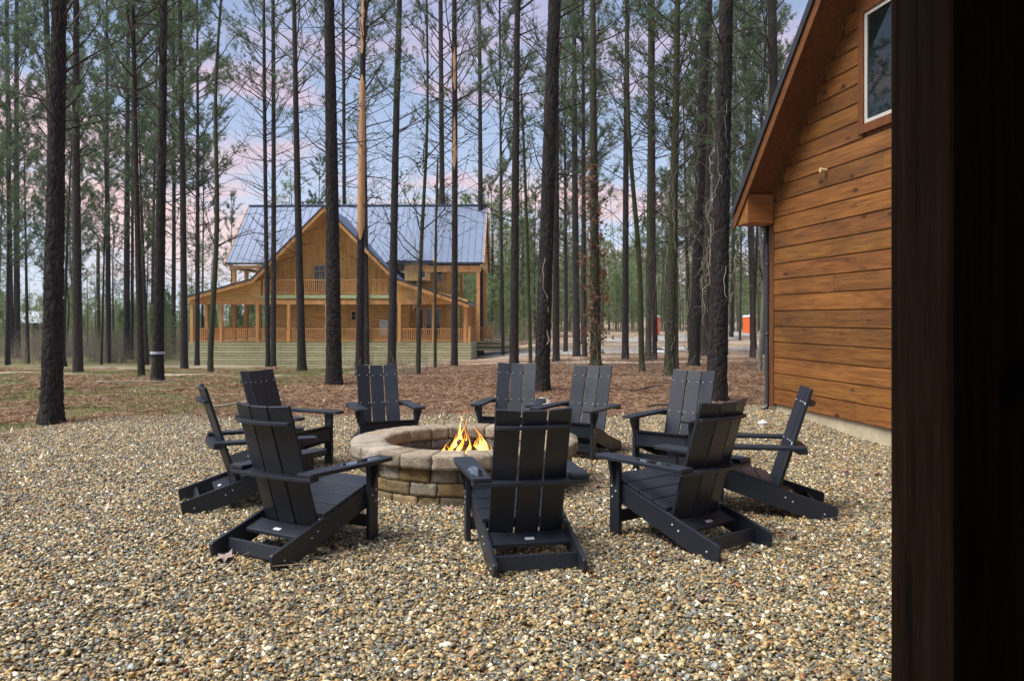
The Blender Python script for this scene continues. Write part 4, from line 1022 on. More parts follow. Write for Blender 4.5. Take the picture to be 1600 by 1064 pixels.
def tufts(g, C, D, K, ln, wd, spread=.75):
    """K needle blades round every centre C pointing roughly along D; returns triangle vertices and tones"""
    n = len(C); C = np.repeat(C, K, 0); D = np.repeat(D, K, 0)
    d = D + g.normal(0, spread, (n * K, 3)); d /= np.linalg.norm(d, axis=1)[:, None]
    L = ln * g.uniform(.6, 1.25, (n * K, 1)); s = np.cross(d, g.normal(0, 1, (n * K, 3))); s /= np.linalg.norm(s, axis=1)[:, None]; s *= wd * g.uniform(.6, 1.2, (n * K, 1))
    A = C - s; B = C + s; T = C + d * L
    V = np.stack([A, B, T], 1).reshape(-1, 3); Fc = np.arange(n * K * 3).reshape(-1, 3)
    tone = np.repeat(g.uniform(.55, 1.35, n), K)[:, None] * g.uniform(.85, 1.15, (n * K, 1)) * np.array([[1.0, 1.0, .95]])
    return V, Fc, tone
def pine(seed, Ht=19, dead=(4.0, 10.0), live=(7.8, 19.0), nd=22, nl=34, K=8, tuftn=8, ln=.165, wd=.0095, mat='needle', reach=2.3):
    """limbs and foliage of a forest pine; the trunk is made apart"""
    g = np.random.default_rng(seed); lb = NB(); C, D = [], []
    for i in range(nd):
        z = g.uniform(*dead); a = g.uniform(0, 6.28); el = g.uniform(.15, .75); L = g.uniform(.6, 2.6) * (.6 + .4 * (z - dead[0]) / (dead[1] - dead[0] + .01))
        d = npv(cos(a) * cos(el), sin(a) * cos(el), sin(el)); pts = wiggle(g, (0, 0, z), d, L, 6, g.uniform(-.5, .35), .09); lb.limb(pts, g.uniform(.009, .020), .0035, 4)
        for q in range(g.integers(1, 4)):
            k = g.integers(2, 6); dd = (pts[k] - pts[k - 1]); dd = dd / np.linalg.norm(dd) + g.normal(0, .6, 3); lb.limb(wiggle(g, pts[k], dd, L * g.uniform(.2, .45), 3, .2, .15), .007, .003, 3)
    for i in range(nl):
        f = (i + g.random()) / nl; z = live[0] + (live[1] - live[0]) * f; a = g.uniform(0, 6.28); el = g.uniform(.25, .8) + .35 * f
        L = reach * (1 - .72 * f) * g.uniform(.65, 1.2) * (.55 + .45 * min(1, f * 5)); d = npv(cos(a) * cos(el), sin(a) * cos(el), sin(el))
        pts = wiggle(g, (0, 0, z), d, L, 6, .45, .08); lb.limb(pts, .030 * (1 - .5 * f), .006, 4)
        for q in range(10):
            k = g.integers(2, 7) if q else 6; dd = pts[min(k, 6)] - pts[k - 1]; dd = dd / np.linalg.norm(dd) + g.normal(0, .5, 3) * (0 if q == 0 else 1); dd[2] += .3
            tw = wiggle(g, pts[k], dd, g.uniform(.35, .8) * (1.1 - .5 * f), 3, .3, .12)
            if q: lb.limb(tw, .007, .003, 3)
            for u in range(tuftn):
                t = g.uniform(.25, 1) * 3; j = min(2, int(t)); C.append(tw[j] + (tw[j + 1] - tw[j]) * (t - j) + g.normal(0, .04, 3)); D.append(tw[j + 1] - tw[j])
    C, D = np.array(C), np.array(D); D /= np.linalg.norm(D, axis=1)[:, None]
    V, Fc, T = tufts(g, C, D, K, ln, wd)
    return lb.mesh('branches', M['twig']), np_mesh('crown', V, Fc, M[mat], T)
def bare(seed, H=11, r=.05, leaves=0, mat='bark_moss', lm='leaf_small'):
    """limbs of a bare hardwood: rising forks and fine twigs"""
    g = np.random.default_rng(seed); lb = NB(); C = []
    for i in range(20):
        z = g.uniform(.25, .98) * H; a = g.uniform(0, 6.28); el = g.uniform(.3, 1.0); L = g.uniform(.8, 2.8) * (1.15 - z / H * .6)
        d = npv(cos(a) * cos(el), sin(a) * cos(el), sin(el)); pts = wiggle(g, (0, 0, z), d, L, 7, .25, .13); lb.limb(pts, r * .35, .005, 4)
        for q in range(7):
            k = g.integers(2, 8); dd = pts[min(k, 7)] - pts[k - 1]; dd = dd / (np.linalg.norm(dd) + 1e-6) + g.normal(0, .6, 3); tw = wiggle(g, pts[k if k < 8 else 7], dd, L * g.uniform(.2, .5), 4, .1, .2); lb.limb(tw, .006, .0025, 3); C += [tw[-1], tw[2], tw[3]]
    me = lb.mesh('branches', M[mat])
    if not leaves: return me, None
    C = np.array(C)[g.random(len(C)) < leaves]; V, Fc, T = tufts(g, C, g.normal(0, 1, C.shape), 4, .07, .022, 1.0); return me, np_mesh('crown', V, Fc, M[lm], T)

PV = [pine(10 + i, nd=[34, 46, 40, 30, 52, 42][i], nl=[38, 34, 44, 40, 32, 42][i], reach=[3.3, 2.8, 3.6, 3.1, 2.7, 3.4][i]) for i in range(6)]
PT = [pine(30 + i, dead=(2.5, 7), live=(6.0, 15.5), nd=38, nl=38, reach=2.3, tuftn=8) for i in range(4)]      # thinner, lower-crowned pines
PS = [pine(70 + i, nd=[44, 52, 48, 40, 56, 46][i], nl=[34, 30, 38, 34, 28, 36][i], reach=[3.3, 2.8, 3.6, 3.1, 2.7, 3.4][i], tuftn=4, live=(9.5, 19), ln=.15, wd=.0085) for i in range(6)]
BV = [bare(50, 11), bare(51, 9, leaves=.25), bare(52, 12, leaves=.10, lm='leaf_brown'), bare(53, 10)]

def plate(z, a, rad, g, cw=.050, chh=.13, top=9.6, amp=.018):
    """height of cracked bark plates on the unrolled trunk, metres"""
    r = rad.mean(); W = 2 * pi * r; out = np.zeros((len(z), len(a))); n = int(W / cw * top / chh); P = np.stack([g.uniform(0, W, n) / cw, g.uniform(-.3, top, n) / chh], 1)
    P = np.concatenate([P, P + [W / cw, 0], P - [W / cw, 0]]); o = np.argsort(P[:, 1]); P = P[o]
    for i, zz in enumerate(z):
        if zz > top - .2: break
        lo, hi = np.searchsorted(P[:, 1], [zz / chh - 2.2, zz / chh + 2.2]); Q = P[lo:hi]
        X = a * r / cw + .35 * sin(zz * 9) ; d = np.sort(np.hypot(X[:, None] - Q[None, :, 0], zz / chh - Q[None, :, 1]), axis=1); e = d[:, 1] - d[:, 0]
        out[i] = amp * (np.clip(e / .32, 0, 1) ** .7 - .6) + g.normal(0, .0018, len(a))
    return out
def trunk_mesh(h, r0, rt, seed, bend=.0, mat='bark', flare=1.35, nr=14, rings=None, rough=.035, kink=0.0, plates=False):
    """tapered trunk with root flare; rt is the radius at height h"""
    g = np.random.default_rng(seed); rings = rings or int(26 + h); t = np.linspace(0, 1, rings) ** 1.35; z = t * h
    rr_ = (np.interp(z, [0, min(rt[1], h * .93), h], [r0, rt[0] if rt[1] < h * .93 else r0 + (rt[0] - r0) * h * .93 / rt[1], .018]) if isinstance(rt, tuple) else r0 + (rt - r0) * t)
    ph = g.uniform(0, 6, 4); cx = bend * np.sin(t * 2.6) + kink * np.sin(t * 9 + ph[0]) * t ** .3; cy = bend * .5 * np.sin(t * 3.1 + 1) - bend * .5 * sin(1) + kink * (np.cos(t * 7 + ph[1]) - cos(ph[1])) * .6
    cx -= cx[0]; rad = np.maximum(rr_, .012) * (1 + (flare - 1) * np.exp(-z / .22))
    a = np.arange(nr) * 2 * pi / nr; lob = 1 + (flare - 1) * .35 * np.exp(-z / .18)[:, None] * np.sin(4 * a + ph[2])[None, :] + rough * g.normal(0, 1, (rings, nr))
    R = rad[:, None] * lob
    if plates: R = R + plate(z, a, rad, g)
    V = np.stack([cx[:, None] + R * np.cos(a), cy[:, None] + R * np.sin(a), np.repeat(z[:, None], nr, 1)], -1).reshape(-1, 3)
    V[:nr, 2] -= .12
    i = np.arange(rings * nr).reshape(rings, nr); j = np.roll(i, -1, 1); Fc = np.stack([i[:-1], j[:-1], j[1:], i[1:]], -1).reshape(-1, 4)
    return np_mesh('trunk', V, Fc, M[mat], smooth=True)
def put(name, mesh, parent, scale=(1, 1, 1), rz=0, loc=(0, 0, 0)):
    o = bpy.data.objects.new(name, mesh); COL.objects.link(o); o.parent = parent; o.scale = scale; o.rotation_euler = (0, 0, rz); o.location = loc; return o
NT = [0]
def tree(px, py, wb, xt, wt, label, kind='pine', group=None, mat=None, v=None, H=None, bend=.06, hs=1.0, kink=0, Y=None, crown=True):
    """px, py: foot of the trunk in the photo; wb: its width there; xt, wt: place and width at the photo's top edge"""
    NT[0] += 1; i = NT[0]; g = random.Random(i * 17)
    if Y is None: p = at(px, py)
    else: p = Vector(((px - 800) / F * Y, Y, 0)); p.z = H_(p.x, Y)
    zt = CH + Y0 / F * p.y; X1 = (xt - 800) / F * p.y
    H = H or g.uniform(17, 21) * hs
    if kind == 'bare': H = H if H < 16 else g.uniform(9, 13)
    r0 = .86 * wb / 2 / F * p.y; r1 = .94 * wt / 2 / F * p.y; hh = zt - p.z
    if kind != 'bare': H = max(H, hh * g.uniform(1.12, 1.3))
    lean = atan2(X1 - p.x, hh)
    name = {'pine': 'pine_tree', 'thin': 'pine_tree', 'bare': 'hardwood_tree'}[kind]
    t = empty(name, p); t.rotation_euler = (g.uniform(-.012, .012), lean, 0)
    tag(t, label, 'tree', group)
    # radius eases to the top so the measured widths hold inside the frame
    mt = mat or (['bark', 'bark', 'bark2'][i % 3] if kind != 'bare' else 'bark_moss')
    tr = trunk_mesh(H, r0, (r1, hh), i, bend * (1 if g.random() < .5 else -1), mt, 1.3 if kind != 'bare' else 1.15, (72 if wb > 18 else 12), (620 if wb > 18 else 34), (.004 if wb > 18 else .02), kink, plates=wb > 18)
    put('trunk', tr, t)
    s = H / 19.0
    if kind == 'pine': br, cr = (PV if px < 360 and px not in (80, 246) else PS)[(v if v is not None else i) % 6]
    elif kind == 'thin': br, cr = PT[(v if v is not None else i) % len(PT)]; s = H / 16
    else: br, cr = BV[(v if v is not None else i) % len(BV)]; s = H / 11
    rz = g.uniform(0, 6.28); w_ = s * g.uniform(.85, 1.2)
    put('branches', br, t, (w_, w_, s), rz)
    if cr and crown: put('crown', cr, t, (w_, w_, s), rz)
    return t, p

TREES = [
 # px, py, wb, xt, wt, label, options
 (80, 662, 36, 101, 21, 'thick dark pine in the left foreground, standing at the edge of the gravel', dict(mat='bark', H=19)),
 (18, 560, 9, 14, 6, 'left trunk of the close pair of pines at the far left edge', {}),
 (27, 560, 11, 24, 6, 'right trunk of the close pair of pines at the far left edge', {}),
 (97, 573, 14, 74, 9, 'pine leaning out left behind the thick left foreground pine', {}),
 (122, 583, 17, 118, 9, 'straight pine with flared foot, just right of the thick left foreground pine', {}),
 (155, 549, 7, 148, 3, 'mossy crooked hardwood with shaggy stem, far left beyond the clearing', dict(kind='bare', H=11)),
 (105, 553, 4, 112, 2, 'thin crooked sapling beside the straight pine with flared foot at left', dict(kind='bare', H=9, kink=.15)),
 (170, 556, 10, 167, 4, 'slim pine third of the row left of the tape-marked pine', {}),
 (198, 561, 12, 200, 5, 'pine with a thin twin stem close behind, left of the narrow leaning pine', {}),
 (206, 562, 6, 207, 3, 'thin twin stem close beside a thicker pine, left of the narrow leaning pine', dict(kind='thin')),
 (221, 589, 12, 211, 6, 'narrow pine leaning left, foot just left of the tape-marked pine', {}),
 (246, 597, 20, 253, 10, 'dark pine marked with a band of white tape near its foot', {}),
 (237, 548, 6, 246, 3, 'thin pine half hidden behind the tape-marked pine', dict(kind='thin')),
 (271, 553, 8, 272, 4, 'thin pine between the tape-marked pine and the left end of the house', dict(kind='thin')),
 (288, 577, 13, 281, 7, 'straight dark pine in front of the left corner of the house deck', {}),
 (308, 571, 9, 308, 3, 'slim pine in front of the leftmost porch posts of the house', dict(kind='thin')),
 (330, 583, 11, 344, 4, 'crooked mossy hardwood in front of the open left porch of the house', dict(kind='bare', H=15, kink=.12, v=0)),
 (419, 573, 9, 412, 5, 'left stem of the twin pines in front of the left side of the house gable', {}),
 (427, 573, 10, 424, 6, 'right stem of the twin pines in front of the left side of the house gable', {}),
 (472, 581, 16, 462, 7, 'pine crossing the house gable window, foot beside the small white box', {}),
 (522, 603, 28, 512, 15, 'thick rough-barked pine in front of the peak of the house gable', dict(H=19)),
 (538, 563, 8, 536, 5, 'dark slim pine close behind the thick pine at the house gable', {}),
 (562, 588, 16, 572, 8, 'pine with its bark peeled off to bare orange wood above the porch roof', dict(mat='bark')),
 (573, 570, 10, 566, 6, 'dark pine half hidden behind the peeled pine', {}),
 (612, 577, 16, 625, 9, 'pine leaning right across the right slope of the house gable roof', {}),
 (653, 588, 9, 666, 3, 'slender mossy hardwood with tangled twigs in front of the house dormer', dict(kind='bare', H=13, v=1, kink=.05)),
 (680, 576, 6, 690, 2, 'thin mossy sapling leaning in front of the right porch windows', dict(kind='bare', H=8, v=3)),
 (694, 561, 11, 690, 7, 'slim pine in front of the right porch of the house, left of the patchy-barked one', {}),
 (710, 573, 12, 708, 8, 'straight pine with flaked bark patches in front of the right porch steps', dict(mat='bark2')),
 (751, 556, 11, 748, 5, 'pine in front of the far right end of the house roof', {}),
 (786, 556, 6, 782, 3, 'thin pine just left of the pine behind the rear middle chair', dict(kind='thin')),
 (803, 586, 17, 812, 9, 'dark pine rising from behind the rear middle chair back', {}),
 (829, 568, 7, 808, 3, 'thin mossy stem between the rear middle chair pine and the leaning thick pine', dict(kind='bare', H=12)),
 (846, 613, 27, 871, 20, 'thick pine leaning right just behind the rear middle chair', dict(H=19)),
 (869, 566, 13, 873, 6, 'dark pine close behind the right side of the leaning thick pine', {}),
 (901, 557, 14, 898, 7, 'straight dark pine between the leaning thick pine and the vine-wrapped pine', {}),
 (912, 538, 10, 909, 5, 'dim pine behind the straight dark pine, nearer the gravel road', {}),
 (883, 527, 5, 884, 2, 'thin far pine in the gap right of the leaning thick pine', dict(kind='thin')),
 (931, 573, 19, 929, 9, 'pine wrapped in vines and clinging brown oak leaves', dict(mat='bark_moss')),
 (977, 562, 13, 983, 7, 'dark pine between the vine-wrapped pine and the crooked mossy stem', {}),
 (1004, 581, 11, 972, 5, 'crooked mossy stem leaning left above the rear right chairs', dict(kind='bare', H=12, v=2, kink=.08)),
 (1013, 564, 12, 1014, 6, 'left stem of the close mossy pair behind the crooked mossy stem', dict(mat='bark_moss')),
 (1023, 562, 9, 1022, 5, 'right stem of the close pair, in front of the half-hidden orange toilet', {}),
 (1046, 589, 20, 1056, 8, 'mossy green-footed tree directly behind the right rear chair', dict(mat='bark_moss')),
 (1057, 577, 8, 1060, 5, 'slim stem touching the right side of the mossy green-footed tree', dict(kind='thin', mat='bark_moss')),
 (1084, 573, 19, 1100, 15, 'pine tangled in pale bare vines left of the thick cabin-side pine', {}),
 (1101, 556, 13, 1108, 8, 'dark pine half hidden between the vine-tangled pine and the thick cabin-side pine', {}),
 (1119, 629, 36, 1132, 21, 'thick rough-barked pine nearest the cabin corner', dict(H=19)),
 (1143, 527, 7, 1150, 3, 'thin pine beside the grey drum across the road', dict(kind='thin')),
 (1178, 547, 11, 1164, 5, 'slim pine left of the cabin corner, in front of the orange portable toilet', {}),
 (1188, 581, 8, 1200, 3, 'pale smooth-barked young hardwood beside the cabin downspout', dict(kind='bare', mat='bark_pale', H=9, v=0, kink=.1)),
 (1196, 553, 8, 1199, 5, 'dark slim pine just showing beside the cabin downspout', {}),
 (1212, 575, 20, 1203, 14, 'pine rising behind the cabin eave, only its top showing over the roof edge', {}),
]
TP = {}
for (px, py, wb, xt, wt, lab, o) in TREES: TP[px] = tree(px, py, wb, xt, wt, lab, **o)

# peeled wood on two pines
def peel(px, z0, z1, a0, a1, lift, seed, xt):
    t, p = TP[px]; tr = [k for k in t.children if k.name.startswith('trunk')][0].data
    V = np.empty(len(tr.vertices) * 3); tr.vertices.foreach_get('co', V); V = V.reshape(-1, 3); nr = 72 if [r for r in TREES if r[0] == px][0][2] > 18 else 12
    R = V.reshape(-1, nr, 3); c = R.mean(1); rad = np.linalg.norm((R - c[:, None])[:, :, :2], axis=2).mean(1); g = np.random.default_rng(seed); zs = np.arange(z0, z1, .07)
    V = []; K = 9; lo = np.convolve(g.normal(0, .25, len(zs) + 6), np.ones(5) / 3, 'same')[:len(zs)]; hi = np.convolve(g.normal(0, .25, len(zs) + 6), np.ones(5) / 3, 'same')[:len(zs)]
    for i, z in enumerate(zs):
        cx, cy, r = np.interp(z, c[:, 2], c[:, 0]), np.interp(z, c[:, 2], c[:, 1]), np.interp(z, c[:, 2], rad)
        e = min(1, min(z - z0, z1 - z) / .5 + .12)
        for k in range(K):
            m = (a0 + a1) / 2; hwid = (a1 - a0) / 2 * e; a = m + (-1 + 2 * k / (K - 1)) * hwid + (lo[i] if k == 0 else hi[i] if k == K - 1 else 0)
            V.append((cx + r * lift * cos(a), cy + r * lift * sin(a), z))
    n = len(zs); i = np.arange(n * K).reshape(n, K); Fc = np.stack([i[:-1, :-1], i[:-1, 1:], i[1:, 1:], i[1:, :-1]], -1).reshape(-1, 4)
    put('bare_wood', np_mesh('bare_wood', V, Fc, M['peeled'], smooth=True), t)
peel(562, 3.9, 8.6, -pi * .98, -.02, 1.10, 1, 572); peel(562, 9.2, 12.5, -2.6, -1.2, 1.12, 2, 572)
peel(710, 8.0, 10.2, -2.2, -1.0, 1.12, 3, 708); peel(710, 11.2, 13.0, -2.0, -1.0, 1.12, 4, 708)
# tape round the marked pine
t, p = TP[246]; b = MB(); r = 20 / 2 / F * p.y * 1.10; zt = 1.47 - (551 - Y0) / F * p.y - p.z
b.tube([(0, 0, zt - .03), (0, 0, zt + .03)], r, 20, caps=False); b.build('tape_band', plain('tape', (.42, .45, .52), .6), t, smooth=True)

# vines: thin wandering stems that hang on the trunks
def vines(px, z0, z1, n, mat, seed, spread=.22, rr=.007, leaves=0, name='vine', knot=0):
    t, p = TP[px]; g = np.random.default_rng(seed); lb = NB(); C = []
    for i in range(n):
        za, zb = z0 + g.uniform(0, .3) * (z1 - z0), z1 - g.uniform(0, .5) * (z1 - z0); m = int((zb - za) / .12); a = g.uniform(0, 6.28); r = .15 + g.uniform(0, spread); pts = []
        for k in range(m):
            a += g.normal(0, .28); r = np.clip(r + g.normal(0, .03), .12, .18 + spread); pts.append((r * cos(a), r * sin(a), za + (zb - za) * k / m + g.normal(0, .03)))
        if m < 4: continue
        pts = np.array(pts); lb.limb(pts, rr * g.uniform(.6, 1.5), rr * .6, 4)
        for q in range(m // 7 + knot):
            k = g.integers(1, m - 1); tw = wiggle(g, pts[k], g.normal(0, 1, 3), g.uniform(.15, .55), 5, -.3, .4); lb.limb(tw, rr * .5, rr * .3, 3); C += [tw[-1], tw[2], tw[4]]
    put(name, lb.mesh(name, M[mat]), t)
    if leaves:
        C = np.array(C); C = np.repeat(C, leaves, 0) + g.normal(0, .07, (len(C) * leaves, 3)); V, Fc, T = tufts(g, C, g.normal(0, 1, C.shape), 3, .11, .04, 1.0)
        put('clinging_leaves', np_mesh('clinging_leaves', V, Fc, M['leaf_brown'], T), t)
vines(1084, .1, 10.5, 12, 'vine', 1, .34, .010, knot=9); vines(1119, .6, 8, 6, 'vine', 2, .20, .006, knot=6); vines(931, .1, 8, 9, 'vine', 3, .22, .009, 2, knot=9); vines(1046, .3, 9, 4, 'vine', 4, .16, .007)
vines(1057, 1.0, 10.5, 6, 'vine', 14, .25, .008, knot=4); vines(869, .1, 5, 3, 'vine', 5, .12, .006); vines(901, .3, 5.5, 4, 'vine', 6, .18, .006); vines(653, .2, 9, 5, 'vine', 7, .22, .006, knot=3); vines(562, .1, 3.0, 3, 'vine', 8, .2, .006)
vines(1013, .2, 9, 4, 'vine', 11, .15, .006); vines(522, .1, 3.0, 2, 'vine', 9, .1, .006); vines(846, .0, 3.2, 1, 'vine', 10, .05, .010)

# ------------------------------------------------------------------ stands of pines further off (individual trees)
STAND = []
def stand(n, ylo, yhi, seed, label, group, xlim=None, kinds=('pine', 'thin'), avoid_house=True, Hs=(15, 21), rr=(.08, .15), protos=6, minx=None):
    g = random.Random(seed); pr = []
    for i in range(protos): pr.append((trunk_mesh(16, g.uniform(*rr), .02, 900 + seed * 10 + i, g.uniform(-.15, .15), ['bark', 'bark2'][i % 2], 1.2, 8, 18, .02), (PT if i % 2 else PV)[i % 4]))
    k = 0; tries = 0; put_ = []
    while k < n and tries < 9000:
        tries += 1; Y = sqrt(g.uniform(ylo ** 2, yhi ** 2)); X = g.uniform(-.74, .74) * Y
        if avoid_house and (-22.5 < X < .6) and Y > 44 and Y < 70: continue
        if avoid_house and -27 < X < 3 and 27 < Y < 54: continue
        if xlim and not (xlim[0] * Y < X < xlim[1] * Y): continue
        if X > 3 and 58 < Y < 72: continue
        if any((X - a) ** 2 + (Y - b_) ** 2 < 2.2 for a, b_ in put_): continue
        cabx = (X - 4.115) * cos(TH) + (Y - 12.92) * sin(TH)
        if cabx > -1.5 and Y < 22: continue
        if abs(X) > .66 * Y: continue
        if X > .36 * Y: continue
        put_.append((X, Y)); k += 1
        tm, (br, cr) = pr[g.randrange(protos)]; t = empty('pine_tree', (X, Y, H_(X, Y))); s = g.uniform(*Hs) / 19; t.rotation_euler = (g.uniform(-.03, .03), g.uniform(-.04, .04), g.uniform(0, 6.28))
        tag(t, label, 'tree', group); STAND.append((800 + F * X / Y, Y, t)); q = s * 19 / 16 if True else s
        fat = g.uniform(.8, 1.25); put('trunk', tm, t, (fat, fat, s * 19 / 16)); sc = s if br in [a for a, _ in PV] else s * 19 / 16
        put('branches', br, t, (sc, sc, sc)); put('crown', cr, t, (sc * 1.05, sc * 1.05, sc))
stand(15, 28, 62, 1, 'slim dark pine standing in the middle distance beyond the left clearing', 'pines beyond the left clearing', xlim=(-.74, -.44))
stand(5, 32, 56, 2, 'slim dark pine standing in the middle distance between the road and the chairs', 'pines before the road', xlim=(.04, .34))
stand(24, 70, 100, 3, 'distant pine trunk standing behind the house and the gravel road', 'pines behind the house and road', Hs=(13, 19))
stand(10, 40, 80, 4, 'distant pine trunk standing far back between the cabin and the road', 'pines far back by the cabin', xlim=(.2, .5))

LM = [(-900, 'nothing but the view beyond the frame'), (0, 'left frame edge'), (80, 'thick left foreground pine'), (122, 'flared-foot pine'), (246, 'tape-marked pine'), (288, 'deck-corner pine'), (423, 'twin pines'), (522, 'thick gable pine'), (562, 'peeled pine'),
      (710, 'flaky-barked pine'), (803, 'rear middle chair pine'), (846, 'leaning thick pine'), (931, 'vine-wrapped pine'), (1046, 'green-footed tree'), (1084, 'vine-tangled pine'), (1119, 'cabin-side pine'), (1208, 'cabin corner'), (1900, 'porch post')]
ORD = ['nearest', 'second nearest', 'third nearest', 'fourth nearest', 'fifth nearest', 'sixth nearest', 'seventh nearest', 'eighth nearest', 'ninth nearest', 'tenth nearest', 'eleventh nearest', 'twelfth nearest', 'thirteenth nearest'] + [f'{w_} nearest' for w_ in ('fourteenth', 'fifteenth', 'sixteenth', 'seventeenth', 'eighteenth', 'nineteenth', 'twentieth')]
for (xa, na), (xb, nb) in zip(LM[:-1], LM[1:]):
    gp = sorted([s for s in STAND if xa <= s[0] < xb], key=lambda s: s[1])
    for k, (_, _, t) in enumerate(gp): t['label'] = f'{ORD[k]} background pine between {na} and {nb}'
# far wood: one dense mass of young pines and bare brush
def young(seed, H=9):
    g = np.random.default_rng(seed); C, D = [], []; V0 = []
    n = 330
    for i in range(n):
        f = g.random() ** .8; z = H * (.10 + .9 * f); r = H * .19 * (1 - f) ** .7 + .12; a = g.uniform(0, 6.28); q = r * sqrt(g.uniform(.1, 1)); C.append((q * cos(a), q * sin(a), z)); D.append((cos(a) * .8, sin(a) * .8, .6))
    V, Fc, T = tufts(g, np.array(C), np.array(D), 8, .42, .035, .6)
    lb = NB(); lb.limb(np.array([(0, 0, 0), (0, 0, H * .5), (0, 0, H)]), .07, .02, 5)
    Vt, Ft = np.concatenate(lb.V), np.concatenate(lb.F); tri = np.concatenate([Ft[:, :3], Ft[:, [0, 2, 3]]])
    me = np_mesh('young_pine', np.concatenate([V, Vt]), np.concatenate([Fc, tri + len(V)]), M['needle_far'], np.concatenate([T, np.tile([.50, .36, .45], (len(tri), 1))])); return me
def pole(seed, H=15):
    g = np.random.default_rng(seed); lb = NB(); lb.limb(wiggle(g, (0, 0, 0), (0, 0, 1), H, 8, 0, .02), g.uniform(.05, .12), .02, 5); C, D = [], []
    for i in range(16):
        z = g.uniform(.2, .98) * H; a = g.uniform(0, 6.28); pts = wiggle(g, (0, 0, z), (cos(a), sin(a), g.uniform(.3, 1)), g.uniform(.6, 1.8), 4, .3, .1); lb.limb(pts, .02, .006, 3)
        if z > H * .5:
            for u in range(9): C.append(pts[g.integers(2, 5)] + g.normal(0, .14, 3)); D.append((cos(a), sin(a), .6))
    V, Fc, T = tufts(g, np.array(C), np.array(D), 8, .34, .026, .8); Vt, Ft = np.concatenate(lb.V), np.concatenate(lb.F); tri = np.concatenate([Ft[:, :3], Ft[:, [0, 2, 3]]])
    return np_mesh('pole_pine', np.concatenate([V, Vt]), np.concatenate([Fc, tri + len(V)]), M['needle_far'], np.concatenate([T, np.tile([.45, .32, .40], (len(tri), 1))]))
def brush(seed, H=2.2, n=40):
    g = np.random.default_rng(seed); lb = NB()
    for i in range(n):
        a = g.uniform(0, 6.28); r = g.uniform(0, .8); lb.limb(wiggle(g, (r * cos(a), r * sin(a), 0), (g.normal(0, .35), g.normal(0, .35), 1), g.uniform(.4, 1) * H, 5, 0, .2), .008, .003, 3)
    return lb.mesh('brush', M['brush'])
M['brush'] = plain('bare_brush', (.24, .20, .155), .9, .1, .35, 1)
def scatter_far(name, n, ylo, yhi, meshes, sc, seed, lab, cat, xl=.80, avoid=True, zoff=0):
    g = np.random.default_rng(seed); Y = np.sqrt(g.uniform(ylo ** 2, yhi ** 2, n)); X = g.uniform(-xl, xl, n) * Y
    ok = ~((X > -24) & (X < 2) & (Y < 72)) & ~((X > 2) & (X < 42) & (Y < 108) & (Y > 50)) if avoid else np.ones(n, bool)
    X, Y = X[ok], Y[ok]
    sv = g.uniform(*sc, len(X)) * (np.where(X / Y < -.30, .43, 1.0) if sc[1] > 1.3 and ylo == 80 else 1); o = gn_scatter(name, np.c_[X, Y, hz(X, Y) + zoff], g.uniform(0, 6.28, len(X)), sv, meshes); tag(o, lab, cat)
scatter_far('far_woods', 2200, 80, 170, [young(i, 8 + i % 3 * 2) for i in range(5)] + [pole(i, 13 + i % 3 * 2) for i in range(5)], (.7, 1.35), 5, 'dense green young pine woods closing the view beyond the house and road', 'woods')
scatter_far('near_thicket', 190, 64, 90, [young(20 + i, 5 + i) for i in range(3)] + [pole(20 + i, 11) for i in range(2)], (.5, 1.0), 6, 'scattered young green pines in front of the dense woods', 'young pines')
scatter_far('underbrush', 1700, 56, 110, [brush(i) for i in range(4)], (.6, 1.6), 8, 'grey brown bare underbrush along the foot of the far woods', 'underbrush')
# saplings and weeds close by, round the tree feet
g = np.random.default_rng(12); Q = []
for (px, py) in ((655, 585), (640, 588), (672, 580), (625, 583), (565, 590), (940, 578), (1045, 592), (1010, 580), (1060, 575), (1170, 560), (1185, 575), (890, 572), (1090, 565), (1150, 552), (700, 560), (60, 556), (120, 548), (160, 550), (1000, 570), (960, 560), (860, 575), (1130, 560)):
    for k in range(3): p = at(px + g.uniform(-14, 14), py + g.uniform(-5, 5)); Q.append(p[:])
o = gn_scatter('weeds', np.array(Q), g.uniform(0, 6.28, len(Q)), g.uniform(.35, .9, len(Q)), [brush(50 + i, 1.3, 9) for i in range(4)]); tag(o, 'thin bare weeds and saplings sprouting round the feet of the trees', 'weeds')

# ------------------------------------------------------------------ things standing about
def thing(name, px, py, lab, cat, group=None, rz=0):
    p = at(px, py); e = empty(name, p, rz); tag(e, lab, cat, group); return e, p
M['orange'] = plain('orange_plastic', (.72, .13, .03), .5, .4, .12); M['whitep'] = plain('white_plastic', (.75, .75, .75), .5, .4, .06); M['greyp'] = plain('grey_plastic', (.42, .45, .48), .5, .4, .1)
def toilet(px, py, lab, rz):
    e, p = thing('portable_toilet', px, py, lab, 'toilet', 'orange portable toilets', rz)
    b = MB(); b.box(-.55, .55, -.55, .55, .12, 2.05)
    for x in (-.55, .47): b.box(x, x + .08, -.575, -.551, .14, 2.04)
    b.build('cabin_shell', M['orange'], e, bevel=.03)
    b = MB(); b.box(-.42, .42, -.565, -.552, .2, 1.95); d = b.build('door', M['orange'], e, bevel=.006)
    b = MB(); b.box(.30, .36, -.585, -.566, 1.0, 1.12); b.build('handle', M['greyp'], d)
    b = MB(); b.prism([(-.60, 2.052), (.60, 2.052), (.60, 2.12), (.35, 2.28), (-.35, 2.28), (-.60, 2.12)], -.6, .6, 'y'); b.build('roof', M['whitep'], e, bevel=.03)
    b = MB(); b.box(-.6, .6, -.6, .6, 0, .118); b.build('base', M['greyp'], e)
    b = MB(); b.tube([(.35, .35, 2.2), (.35, .35, 2.5)], .05, 8); b.build('vent_pipe', M['greyp'], e)
